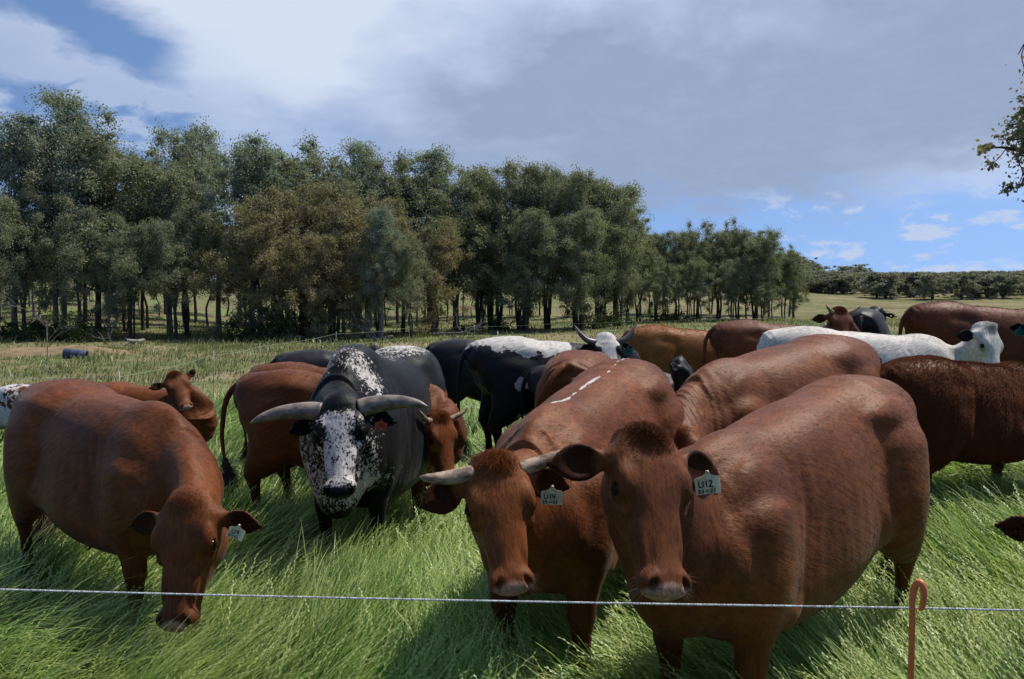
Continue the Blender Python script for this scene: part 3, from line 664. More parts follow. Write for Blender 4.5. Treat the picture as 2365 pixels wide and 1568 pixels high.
def build_cow(c, res):
    V, Q, msk, ht = res; rng = np.random.RandomState(c['seed'] + 77)
    root = bpy.data.objects.new(c['name'], None); col.objects.link(root); root.empty_display_size = .2
    root.location = c['root']; root.rotation_euler = (0, 0, c['a']); tag(root, c['label'], c['cat'], c['group'])
    me = mesh_np('body', V, Q); at = me.attributes.new('cmask', 'FLOAT_COLOR', 'POINT'); at.data.foreach_set('color', msk.astype(F).ravel())
    P0 = V; t_, s_, u_ = head_coords(c, P0); f1 = nrm((-1, 0, -.5)); K = .955
    va = P0 - np.outer(P0 @ f1, f1) * K; inh = sstep(t_, -.14, -.02) * (t_ < .62) * (np.abs(s_) < .38) * (u_ > -.34) * (u_ < .12); lg = sstep(P0[:, 2] / c['s'], .72, .58) * (inh < .5)
    q = P0 - c['O']; vh = q - np.outer(q @ c['ef'], c['ef']) * .80; vl = P0 * np.array([1, 1, .1]); vb = np.where((inh > .5)[:, None], vh, vl); cm = np.maximum(inh, lg)
    for nm, arr in (('comb_a', va), ('comb_b', vb)):
        at = me.attributes.new(nm, 'FLOAT_VECTOR', 'POINT'); at.data.foreach_set('vector', arr.astype(F).ravel())
    at = me.attributes.new('comb_m', 'FLOAT', 'POINT'); at.data.foreach_set('value', cm.astype(F))
    link('body', me, c['mats'][0], root)
    if ht is not None: hair_obj('coat', ht[0], ht[2], c['mats'][1], root, ht[1])
    O, ef, eu, hs, s = c['O'], c['ef'], c['eu'], c['hs'], c['s']; es = np.cross(eu, ef); M = np.stack([ef, es, eu], 1)
    hw = c.get('hw', 1.33); H = lambda t, q, u: O + (ef * t + es * q + eu * u) * hs
    for g in (1, -1):
        Vb, Qb = ball(H(.174, g * .0955 * hw, -.0505), .0245 * hs, M, 20, 12); e_ = link('eye', mesh_np('eye', Vb, Qb), M_EYE, root)
        if c['h'] < .012:                                  # the two lids, an almond rim round the ball
            for sg, nm, ht_ in ((1, 'upper_lid', .0150), (-1, 'lower_lid', .0125)):
                arc = [H(.174 + .0250 * math.cos(a), g * (.0955 * hw + .0175 - .008 * abs(math.cos(a)) - .004 * sg * math.sin(a)), -.0475 + sg * ht_ * .92 * math.sin(a)) for a in np.linspace(0, math.pi, 9)]
                Vt, Qt = tube(arc, [.0028, .004, .0052, .006, .006, .006, .0052, .004, .0028], 8, 2)
                me = mesh_np('lid', Vt, Qt); at = me.attributes.new('cmask', 'FLOAT_COLOR', 'POINT'); at.data.foreach_set('color', np.tile(np.array([0, 0, .8, 0], F), len(Vt)))
                link(nm, me, c['mats'][0], e_)
    if c['horns']:
        for g in (1, -1):
            hp = c['horns'][0 if g > 0 else 1] if isinstance(c['horns'], tuple) else c['horns']
            pts = [H(t, g * q, u) for t, q, u in hp]; n = len(pts); rr = c['hr0'] * hs * np.array([1.04, 1.0, .9, .72, .45, .06])[:n] if n == 6 else c['hr0'] * hs * np.interp(np.linspace(0, 1, n), [0, .4, .8, 1], [1, .85, .4, .05])
            Vh, Qh = tube(pts, rr, 18, 6); link('horn', mesh_np('horn', Vh, Qh), c['hmat'] or M_HORN, root)
    for tg in c['tags']:
        tg = dict(tg); tg['down'] = c['w2l'](tg['down']); tg['face'] = c['w2l'](tg['face']); ear_tag(c, root, **tg)
    if c['whisk']:
        n = c['whisk']; g = np.sign(rng.rand(n) - .5); t = .44 + .06 * rng.rand(n); b = np.array([H(t[i], g[i] * (.055 + .01 * rng.rand()), -.07 - .06 * rng.rand()) for i in range(n)])
        d = np.array([es * g[i] * (1 + .3 * rng.rand()) + ef * rng.normal(.3, .35) - eu * rng.normal(.2, .4) for i in range(n)]); L = (.03 + .04 * rng.rand(n))[:, None]
        d /= np.linalg.norm(d, axis=1)[:, None]; pts = np.stack([b, b + d * L * .5, b + d * L + np.array([0, 0, -.008])], 1)
        hair_obj('whiskers', pts, .00032, M_WHISK, root)
    tp = c['tailpts']; n = 900 if c['h'] < .011 else 350
    b = np.array(tp[-1]); d = nrm(np.array(tp[-1]) - np.array(tp[-2])); L = c['sw_len'] * s
    off = rng.normal(size=(n, 3)) * .011; st = (rng.rand(n) * -.45)[:, None] * L * .6
    spread = rng.normal(size=(n, 3)) * .045
    k0 = b + d * st + off; dn = nrm(d * .7 + np.array([0, 0, -.4]))
    ln = (L * (.6 + .5 * rng.rand(n)))[:, None]
    pts = np.stack([k0, k0 + dn * ln * .4 + spread * .35, k0 + dn * ln * .75 + spread * .9, k0 + dn * ln + spread], 1)
    hair_obj('tail_switch', pts, .0011, M_SWITCH[c['switch']], root, taper=(1, 1, .4))
    return root

def run_herd():
    for c in HERD: solve_pose(c)
    with ThreadPoolExecutor(4) as ex: res = list(ex.map(sculpt, sorted(HERD, key=lambda c: c['h'])))
    for c, r in zip(sorted(HERD, key=lambda c: c['h']), res): build_cow(c, r)

# ---------------------------------------------------------------- where each animal stands
def W2(u, v, y): p = px(u, v, y); return (p.x, p.y)
def P3(u, v, y): return tuple(px(u, v, y))
def hd(dx, dy): return math.degrees(math.atan2(dy, dx))
def white_bull(c, V, N, t, sd_, u, inh, x, y, z):
    n = smooth_noise(V, 3.0, 11)
    back = sstep(z, 1.18, 1.34) * (x < .12) * sstep(x, -.95, -.7) * .62
    should = np.exp(-((x - .55) / .12) ** 2 - ((z - 1.22) / .20) ** 2) * .62
    chest = sstep(x, .55, .68) * sstep(z, 1.0, .86) * sstep(z, .42, .52) * .42 + np.exp(-((x - .55) / .2) ** 2 - ((z - .62) / .10) ** 2) * .35
    face = inh * (t > .02) * sstep(t, .02, .10) * sstep(t, .50, .46) * (np.abs(sd_) < .18) * (.60 - 1.7 * np.clip(np.abs(sd_) - .055, 0, 1) - .30 * np.exp(-(((t - .17) / .06) ** 2 + ((np.abs(sd_) - .10) / .035) ** 2)))
    face = np.where(inh & (u < -.10), face * .8, face)
    ear = np.zeros(len(V))
    return np.where(inh, face, np.clip(back + should + chest, 0, 1))
def white_nguni(c, V, N, t, sd_, u, inh, x, y, z):
    back = sstep(z + .09 * smooth_noise(V, 5, 4), 1.06, 1.30) * .78 * (x < .55)
    belly = sstep(z, .68, .56) * (x > -.55) * (x < .5) * .7
    thigh = np.exp(-((x + .52) / .10) ** 2 - ((z - .88) / .10) ** 2) * .8
    face = inh * .85 * (np.abs(sd_) < .13) * (1 - .9 * np.exp(-(((t - .17) / .05) ** 2 + ((np.abs(sd_) - .11) / .04) ** 2)))
    return np.where(inh, face, np.clip(back + belly + thigh, 0, 1))
def white_stripe(c, V, N, t, sd_, u, inh, x, y, z):
    return np.exp(-(y / .016) ** 2) * (z > 1.15) * (x < .40) * (x > -.75) * (~inh) * (.58 + .25 * smooth_noise(V, 20, 4))
def white_calf(c, V, N, t, sd_, u, inh, x, y, z):
    return .46 * sstep(z, .70, .95) + .0 * x
def white_patch(c, V, N, t, sd_, u, inh, x, y, z): return np.zeros(len(V))
def white_spots(c, V, N, t, sd_, u, inh, x, y, z): return np.zeros(len(V))

EAR_OUT = ((.10, 1, -.12), (.12, .30, 1), .185)
cow('cow', 'hornless red brown cow nearest the right, facing forward, cream ear tag reading U12', 'cow', W2(1670, 975, 2.64), hd(-.72, -.70), M_RED, s=1.0, fat=.86, wd=.075, lx=1.14,
    poll=P3(1508, 1012, 2.22), muz=P3(1575, 1392, 1.98), up=(.42, -1, .32), hs=.86, h=.0072, hairs=16000, hair_len=.013, whisk=60,
    earl=((-.04, 1, -.30), (.30, .10, 1), .235), earr=((.10, 1, -.10), (.35, .2, 1), .215), seed=3, tuft=.020, polld=.4,
    tags=[dict(g=1, lines=[('U12', -.72, -1.22, .46, .44, .042), ('23-1-23', -.80, -1.62, .24, .23, .034)], matt=M_TAG, matw=M_INK, down=(.05, .1, -1), face=(.18, -1, .1), size=.084)])
cow('cow', 'red brown cow with short straight pale horns and a cream ear tag reading U14', 'cow', W2(1268, 925, 3.0), hd(-.42, -.91), M_RED, s=1.02, fat=.88, wd=.06,
    poll=P3(1148, 1072, 2.52), muz=P3(1195, 1380, 2.32), up=(.24, -1, .42), hs=.80, h=.0075, hairs=16000, hair_len=.014, whisk=50, white=white_stripe,
    horns=([(.02, .10, -.05), (.014, .15, -.048), (.004, .20, -.04), (-.010, .25, -.03), (-.026, .305, -.02), (-.036, .33, -.015)], [(.02, .10, -.05), (.025, .15, -.048), (.030, .20, -.04), (.032, .25, -.03), (.028, .305, -.02), (.024, .33, -.015)]), hr0=.034,
    earl=((.20, 1, -.20), (.45, .1, 1), .20), earr=((.34, 1, -.10), (.25, .35, 1), .20), seed=5, tuft=.032, tuftf=1.5, earw=.36,
    tags=[dict(g=1, lines=[('U14', -.70, -1.22, .46, .44, .042), ('25-1-23', -.82, -1.62, .24, .23, .034)], matt=M_TAG, matw=M_INK, down=(-.04, .1, -1), face=(.05, -1, .1), size=.076)])
cow('cow', 'hornless dark red cow at the left, head down grazing, cream ear tag reading U9', 'cow', W2(356, 905, 3.62), hd(.80, -.60), M_RED, s=.93, fat=.94, wd=.01,
    poll=P3(412, 1165, 3.02), muz=P3(366, 1475, 2.84), up=(-.22, -1, .45), hs=.94, h=.009, hairs=9000, hair_len=.012, whisk=30, narch=.10,
    earl=((.22, 1, -.15), (.45, .1, 1), .185), earr=((.12, 1, -.12), (.3, .2, 1), .185), seed=8, tuft=.003,
    tags=[dict(g=1, lines=[('U9', -.50, -1.22, .50, .50, .045), ('13-1-23', -.82, -1.62, .24, .23, .034)], matt=M_TAG, matw=M_INK, down=(-.42, .1, -1), face=(.2, -1, .25), size=.066)])
cow('bull', 'big black and white speckled bull with wide thick horns and an orange ear tag', 'bull', W2(815, 830, 4.55), hd(-.13, -.99), M_BULL, s=1.02, fat=1.08, bull=1.0, wd=0.0, mus=1.06, nf=1.22, dew=1.5,
    poll=P3(780, 925, 3.98), muz=P3(772, 1180, 3.66), up=(.0, -1, .5), hs=.98, hw=1.24, h=.010, hairs=0, white=white_bull, hmat=M_HORN_D,
    horns=[(.035, .10, -.055), (.022, .16, -.055), (.018, .24, -.05), (.025, .33, -.04), (.050, .42, -.03), (.078, .475, -.02)], hr0=.050,
    earl=((.28, 1, -.25), (.35, .1, 1), .17), earr=((.28, 1, -.25), (.35, .1, 1), .17), seed=12, tuft=.012, switch='black',
    tags=[dict(g=1, lines=[('70', -.15, -1.2, .48, .42, .03), ('25', -.5, -1.66, .22, .22, .03)], matt=M_TAGO, matw=M_INKB, down=(-.12, .1, -1), face=(.1, -1, .1), size=.068)])
SIDE = dict(earl=((.15, 1, -.2), (.2, .3, 1), .17), earr=((.15, 1, -.2), (.2, .3, 1), .17))
BACKC = 'cattle of the herd'
cow('cow', 'glossy red brown cow behind the U12 cow, neck bent down and head hidden', 'cow', W2(1672, 800, 4.35), hd(-.80, -.60), M_RED, wd=.06, s=1.035, fat=1.02, poll=P3(1560, 1010, 3.75), muz=P3(1540, 1220, 3.6), up=(-.9, -.4, .2), h=.011, hairs=15000, hair_len=.012, seed=21, fold=2.2, hs=0.81)
cow('cow', 'white cow with black ears and black eye patch standing side on at the right', 'cow', (3.72, 6.9), hd(1, .03), M_WHITE, s=.93, lx=1.17, blackear=1, eardark=1, spots=[(-.06, 1.0, .030), (-.16, 1.08, .022), (-.14, .86, .05), (.25, 1.1, .012)], poll=P3(2292, 757, 6.75), muz=P3(2330, 905, 6.55), up=(.55, -.75, .55), h=.014, hairs=15000, hair_len=.012, hair_r=.0008, hs=1.01, seed=22, switch='black', hw=1.4,
    earl=((.15, 1, -.3), (.2, .2, 1), .18), earr=((.12, 1, -.45), (.2, .2, 1), .19), white=white_patch, tail=[(-.93, -.03, 1.16), (-.98, -.06, 1.0), (-1.0, -.08, .8)], sw_len=.15)
cow('cow', 'shaggy dark brown young cow at the right edge, rump towards the middle', 'cow', (3.55, 5.35), hd(.93, .37), M_BROWN, s=.85, h=.012, hairs=130000, hair_len=.030, hair_r=.0008, fuzz=1, swirl=.7, lift=.45, seed=23, tail=[(-.95, 0, 1.2), (-1.0, .02, 1.0), (-1.0, .05, .7)], **SIDE)
cow('cow', 'dark red horned cow at the back, looking over towards the camera', 'cow', (3.62, 8.6), hd(1, .03), M_RED2, s=.95, poll=P3(1942, 716, 8.5), muz=P3(1962, 812, 8.25), up=(.1, -1, .5), h=.016, hairs=15000, hair_len=.012, hair_r=.0008, hs=0.90, seed=24,
    horns=([(.03, .07, -.05), (.01, .13, -.03), (-.03, .20, -.0), (-.07, .26, .03)], [(.03, .07, -.05), (.01, .12, -.03), (-.02, .17, 0), (-.05, .21, .03)]), hr0=.03, earl=((.3, .5, -.6), (.2, .2, 1), .16), earr=((.18, 1, -.2), (.3, .1, 1), .21))
cow('cow', 'greyish black cow at the back beside the small horned dark red head', 'cow', (5.3, 11.2), hd(.5, .86), M_BLACK, s=.98, h=.02, seed=25, rough_=1, switch='black', **SIDE)
cow('cow', 'tall dark brown cow at the back right, side on above the white cow', 'cow', (6.1, 8.9), hd(1, .05), M_RED2, s=1.04, h=.016, hairs=50000, hair_len=.02, hair_r=.0009, seed=26, **SIDE)
cow('cow', 'golden tan cow at the back, rump towards the black and white horned cow', 'cow', (2.74, 9.5), hd(.99, .10), M_TAN, s=.935, h=.014, hairs=60000, hair_len=.02, hair_r=.0009, seed=27, poll=P3(1760, 880, 9.8), muz=P3(1790, 940, 9.7), **SIDE)
cow('calf', 'black calf with pale ears looking right behind the U14 cow', 'calf', (1.28, 6.55), hd(.97, -.22), M_BLACK, s=.80, poll=P3(1580, 832, 6.2), muz=P3(1626, 898, 6.15), up=(.55, -.25, .8), h=.012, hs=0.65, hairs=0, seed=28, switch='black', eardark=-1.0,
    earl=((-.55, .55, .1), (.35, .9, .4), .20), earr=((-.45, .8, -.1), (.5, .2, 1), .22))
cow('cow', 'red cow seen from behind with blond tail hair, just behind the U14 cow', 'cow', (.72, 6.35), hd(.25, .97), M_RED, s=.97, h=.012, hairs=15000, hair_len=.012, hair_r=.0006, seed=29, poll=(1.1, 7.3, .7), muz=(1.15, 7.5, .3), up=(0, .6, .5),
    tail=[(-.93, .05, 1.22), (-1.0, .12, 1.12), (-1.02, .20, .95), (-1.02, .22, .8)], switch='blond', sw_len=.3)
cow('cow', 'black and white cow with upswept dark horns and green ear tag facing the camera', 'cow', (.95, 7.45), hd(.93, .28), M_NGUNI, s=.99, h=.012, hairs=0, seed=30, white=white_nguni, poll=P3(1400, 775, 7.15), muz=P3(1418, 868, 6.9), up=(.12, -1, .5), hs=0.90, hw=1.33, hmat=M_HORN_K,
    horns=[(.04, .07, -.05), (.05, .14, -.04), (.035, .21, -.02), (-.02, .27, .0), (-.07, .305, .02), (-.12, .335, .04)], hr0=.034, earl=((.25, 1, -.2), (.3, .1, 1), .18), earr=((.25, 1, -.3), (.3, .1, 1), .16), switch='black',
    tail=[(-.93, 0, 1.20), (-1.0, .0, 1.08), (-1.02, .0, .85), (-1.02, .0, .6), (-1.0, .0, .42)], tags=[dict(g=1, lines=[], matt=M_TAGG, matw=M_TAGG, down=(0, .1, -1), face=(.1, -1, .1), size=.09)])
cow('cow', 'plain black cow behind the black and white horned cow', 'cow', (.30, 9.2), hd(.98, .15), M_BLACK, s=.92, h=.018, seed=31, switch='black', poll=(.9, 9.6, .7), muz=(1.0, 9.7, .3), up=(.7, 0, .5))
cow('cow', 'black cow at the back left of the bull, only its back and ears showing', 'cow', (-1.15, 8.0), hd(.90, .43), M_BLACK, s=.92, h=.016, seed=32, hairs=0, switch='black', poll=P3(868, 802, 8.7), muz=P3(905, 870, 8.9), up=(.5, .6, .5), hs=0.81, earl=((-.5, .8, -.1), (.4, .4, .8), .17), earr=((-.5, .8, -.1), (.4, .4, .8), .17))
cow('cow', 'orange brown cow behind the bull, tail left of it, horned head right of it', 'cow', (-.70, 5.35), hd(.99, -.10), M_RED, s=.90, fat=.95, h=.011, hairs=15000, hair_len=.012, hair_r=.0006, seed=33, poll=P3(1022, 965, 4.95), muz=P3(1052, 1120, 4.85), up=(.75, -.62, .25), hs=0.81, narch=.02,
    horns=[(.02, .07, -.05), (.01, .12, -.04), (.0, .17, -.02), (-.02, .22, .01), (-.05, .26, .03), (-.07, .28, .04)], hr0=.024, tail=[(-.93, .0, 1.20), (-1.02, -.02, 1.08), (-1.05, -.04, .85), (-1.04, -.05, .66), (-1.0, -.08, .55)], sw_len=.22,
    earl=((.15, 1, -.2), (.2, .3, 1), .16), earr=((.15, 1, -.2), (.2, .3, 1), .16), legs=dict(hl=(.10, 0), hr=(-.04, 0)))
cow('calf', 'orange brown calf with one pale inner ear, just right of the bull', 'calf', (-1.05, 6.45), hd(.98, -.15), M_RED, s=.88, h=.014, hairs=15000, hair_len=.012, hair_r=.0007, seed=34, poll=P3(1012, 876, 5.95), muz=P3(1050, 1000, 5.85), up=(.8, -.2, .6), hs=0.77, eardark=-.8,
    earl=((-.35, .9, .1), (.5, .3, .9), .19), earr=((-.75, .35, .1), (.3, .9, .4), .19))
cow('cow', 'small brown cow with grey horns at the back, just right of the bull', 'cow', (-1.35, 9.7), hd(.99, .05), M_RED, s=.78, h=.016, seed=35, poll=P3(1000, 814, 9.5), muz=P3(1022, 880, 9.4), up=(.8, -.3, .5), hs=0.77, hmat=M_HORN_D, horns=[(.02, .07, -.05), (.0, .13, -.04), (-.03, .18, -.01), (-.07, .22, .03)], hr0=.025, earl=((-.6, .6, 0), (.4, .6, .6), .17))
cow('calf', 'brown calf with its head raised behind the U9 cow, ears spread', 'calf', (-3.0, 6.9), hd(.95, -.15), M_RED, s=.70, h=.012, hairs=15000, hair_len=.012, hair_r=.0007, seed=36, poll=P3(400, 866, 6.75), muz=P3(428, 940, 6.6), up=(.45, -.85, .6), hs=0.67, earl=((-.55, .8, .1), (.4, .3, .9), .19), earr=((-.08, 1, -.1), (.3, .3, 1), .20))
cow('calf', 'white calf with brown speckles at the left edge', 'calf', (-6.0, 8.3), hd(-1, .1), M_SPOT, s=.60, h=.012, hairs=15000, hair_len=.012, hair_r=.0008, seed=37, white=white_calf, switch='white')
cow('cow', 'brown cow mostly out of the frame at the right edge, ear and lowered head', 'cow', (3.05, 3.15), hd(-.75, -.66), M_RED, s=1.0, h=.012, hairs=15000, hair_len=.012, hair_r=.0006, seed=38, poll=P3(2530, 1215, 2.85), muz=P3(2535, 1470, 2.7), up=(-.1, -1, .4), hs=0.85, earr=((.12, 1, -.12), (.3, .2, 1), .2))
cow('cow', 'black cow behind the head of the white cow, green ear tag showing', 'cow', (6.9, 7.3), hd(-.97, -.2), M_BLACK, s=1.02, h=.016, seed=39, switch='black', poll=P3(2420, 745, 7.2), muz=P3(2400, 860, 7.0), up=(-.3, -1, .4), hs=0.90, earr=((.25, 1, -.2), (.3, .1, 1), .19),
    tags=[dict(g=-1, lines=[], matt=M_TAGG, matw=M_TAGG, down=(0, .1, -1), face=(.1, -1, .1), size=.09)])


# ================================================================ ground
def fence_y(x):                               # the lush paddock ends at this depth
    return np.where(x < -4.5, 8.2, np.where(x < -3.8, 8.2 + (x + 4.5) / .7 * 14, 25.5)) + .0 * x
def lush(x, y):                               # 1 inside the long lush grass, 0 in the dry field behind
    fx = -4.75 + .25 * np.sin(y * .5)
    a = sstep(8.8 - y, -.8, .8); b = sstep(x - fx, -.5, .5) * sstep(27 - y + .35 * x, -3, 3)
    return np.maximum(a, b)
def build_ground():
    a = np.linspace(-1, 1, 221); xs = 420 * np.sinh(a * 5.2) / np.sinh(5.2)
    b = np.linspace(0, 1, 261); ys = -25 + 545 * (np.sinh(b * 4.6 ) / np.sinh(4.6))
    Xg, Yg = np.meshgrid(xs, ys, indexing='ij'); Zg = ground(Xg, Yg)
    V = np.stack([Xg, Yg, Zg], -1).reshape(-1, 3); n1, n2 = Xg.shape
    I = np.arange(n1 * n2).reshape(n1, n2); Q = np.stack([I[:-1, :-1], I[1:, :-1], I[1:, 1:], I[:-1, 1:]], -1).reshape(-1, 4)
    me = mesh_np('ground', V, Q); lu = lush(V[:, 0], V[:, 1]); at = me.attributes.new('lush', 'FLOAT', 'POINT'); at.data.foreach_set('value', lu.astype(F))
    wd = sstep(V[:, 1] + .15 * V[:, 0], 33, 39) * sstep(V[:, 0] / np.maximum(V[:, 1], 1), .12, -.05)
    at = me.attributes.new('wood', 'FLOAT', 'POINT'); at.data.foreach_set('value', wd.astype(F))
    m, t = new_mat('paddock_ground'); tcn = t.n('ShaderNodeTexCoord'); ob = tcn.outputs['Object']
    lu_ = t.n('ShaderNodeAttribute', dict(attribute_name='lush')).outputs['Fac']; wd_ = t.n('ShaderNodeAttribute', dict(attribute_name='wood')).outputs['Fac']
    st = t.vm('MULTIPLY', ob, (.55, 1.0, 1)); na = t.noise(st, .22, 5, .62, .4); nb = t.noise(ob, 1.7, 5, .65); ncx = t.noise(ob, 9, 4, .7)
    fld = t.mix(t.ss(na, .40, .62), (.150, .165, .062), (.30, .245, .135)); fld = t.mix(t.m('MULTIPLY', t.ss(nb, .45, .7), .75), fld, (.055, .075, .022))
    dirt = t.mix(t.ss(ncx, .3, .7), (.30, .185, .105), (.22, .14, .08)); fld = t.mix(t.m('MULTIPLY', t.ss(t.noise(st, .33, 4, .6, .6), .55, .64), .9), fld, dirt)
    lsh = t.mix(t.ss(nb, .35, .7), (.022, .040, .011), (.050, .075, .02))
    wood = t.mix(t.ss(t.noise(ob, .5, 4, .6), .4, .6), (.17, .22, .065), t.mix(nb, (.24, .18, .11), (.14, .11, .07)))
    c = t.mix(wd_, fld, wood); c = t.mix(lu_, c, lsh); c = t.mix(t.m('MULTIPLY', t.ss(ncx, .3, .75), .35), c, (.03, .035, .014))
    b = t.n('ShaderNodeBsdfPrincipled', Base_Color=c, Roughness=.95); b.inputs['Specular IOR Level'].default_value = .1
    t.set(b.inputs['Normal'], t.n('ShaderNodeBump', Height=t.m('ADD', t.m('MULTIPLY', nb, .8), t.m('MULTIPLY', ncx, .35)), Strength=.8, Distance=.15))
    t.set(t.n('ShaderNodeOutputMaterial').inputs[0], b)
    tag(link('ground', me, m), kind='structure')

# ================================================================ grass
def flow_angle(x, y):
    P = np.stack([x, y, 0 * x], 1)
    base = 2.55 - 1.9 * sstep(-x / np.maximum(y, 1.2), -.18, .22)
    return base + 1.35 * smooth_noise(P, .95, 21) + .35 * smooth_noise(P, 2.2, 22)
def lodge(x, y):
    P = np.stack([x, y, 0 * x], 1)
    return np.clip(.72 + .62 * smooth_noise(P, 1.1, 31) + .10 * sstep(x / np.maximum(y, 1), 0, .5), .12, 1.15)
def blades(x, y, L, W, seg, rng, up=0.0, jitter=.42):
    n = len(x); z0 = ground(x, y); ph = flow_angle(x, y) + rng.normal(0, jitter, n); lo = lodge(x, y) * (1 - up)
    th = (.10 + .30 * lo + rng.normal(0, .13, n)); k = (.45 + 1.0 * lo) * (.7 + .6 * rng.rand(n))
    d = np.stack([np.cos(ph), np.sin(ph)], 1); P = np.zeros((n, seg + 1, 3)); P[:, 0] = np.stack([x, y, z0 - .01], 1)
    for i in range(seg):
        a = np.clip(th + k * ((i + .5) / seg) ** 1.2, -.4, 1.78); st = (L / seg)
        P[:, i + 1, :2] = P[:, i, :2] + d * (np.sin(a) * st)[:, None]; P[:, i + 1, 2] = P[:, i, 2] + np.cos(a) * st
    wa = rng.rand(n) * 6.283; side = np.stack([np.cos(wa), np.sin(wa), rng.normal(0, .2, n)], 1)
    sd_ = side * .6 + np.stack([-d[:, 1], d[:, 0], 0 * wa], 1) * .8 * np.sign(rng.rand(n) - .5)[:, None]; sd_ /= np.linalg.norm(sd_, axis=1)[:, None]
    return P, sd_
def strip(P, side, W, taper):
    n, k, _ = P.shape; w = (W[:, None] * np.interp(np.linspace(0, 1, k), np.linspace(0, 1, len(taper)), taper)[None])[..., None]
    V = np.stack([P - side[:, None] * w * .5, P + side[:, None] * w * .5], 2).reshape(-1, 3)
    base = (np.arange(n) * 2 * k)[:, None]; j = (np.arange(k - 1) * 2)[None]; a = base + j
    Q = np.stack([a, a + 1, a + 3, a + 2], -1).reshape(-1, 4); return V, Q
def wedge(y0, y1, dens, rng, xm=.86, pad=.6):
    """random points of the view's wedge, wider than the frame by a margin"""
    A = xm * (y1 * y1 - y0 * y0) + 2 * pad * (y1 - y0); n = int(A * dens); yy = rng.rand(n * 2) * (y1 - y0) + y0; keep = rng.rand(n * 2) < (yy * xm + pad) / (y1 * xm + pad)
    yy = yy[keep][:n]; return (rng.rand(len(yy)) * 2 - 1) * (yy * xm + pad), yy
def grass_material(name, lowc, midc, tipc, straw):
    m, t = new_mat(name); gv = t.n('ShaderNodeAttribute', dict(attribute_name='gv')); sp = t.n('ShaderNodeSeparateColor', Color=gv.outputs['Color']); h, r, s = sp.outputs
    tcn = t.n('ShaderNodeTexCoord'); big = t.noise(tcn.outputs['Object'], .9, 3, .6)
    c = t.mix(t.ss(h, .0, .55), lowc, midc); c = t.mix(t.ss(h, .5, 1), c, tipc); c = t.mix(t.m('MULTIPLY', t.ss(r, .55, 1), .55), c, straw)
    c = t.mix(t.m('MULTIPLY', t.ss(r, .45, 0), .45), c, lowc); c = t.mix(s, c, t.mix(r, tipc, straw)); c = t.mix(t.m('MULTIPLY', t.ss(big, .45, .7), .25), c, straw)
    a = t.n('ShaderNodeBsdfPrincipled', Base_Color=c, Roughness=.42); a.inputs['Specular IOR Level'].default_value = .35
    b = t.n('ShaderNodeBsdfTranslucent', Color=t.vm('MULTIPLY', c, (1.0, 1.1, .6))); mx = t.n('ShaderNodeMixShader', i0=.36, i1=a, i2=b)
    t.set(t.n('ShaderNodeOutputMaterial').inputs[0], mx); return m
def finish_grass(name, parts, mat, label):
    Vs, Qs, Gs, o = [], [], [], 0
    for V, Q, G in parts: Vs.append(V); Qs.append(Q + o); Gs.append(G); o += len(V)
    me = mesh_np(name, np.vstack(Vs), np.vstack(Qs), False); at = me.attributes.new('gv', 'FLOAT_COLOR', 'POINT'); at.data.foreach_set('color', np.vstack(Gs).astype(F).ravel())
    return tag(link(name, me, mat), label, 'grass', kind='stuff')
def gvals(n, k, rng, seed=0.0, h0=0, h1=1):
    h = np.repeat(np.linspace(h0, h1, k), 2)[None].repeat(n, 0); r = rng.rand(n)[:, None].repeat(2 * k, 1)
    return np.stack([h, r, np.full_like(h, seed), np.ones_like(h)], -1).reshape(-1, 4)
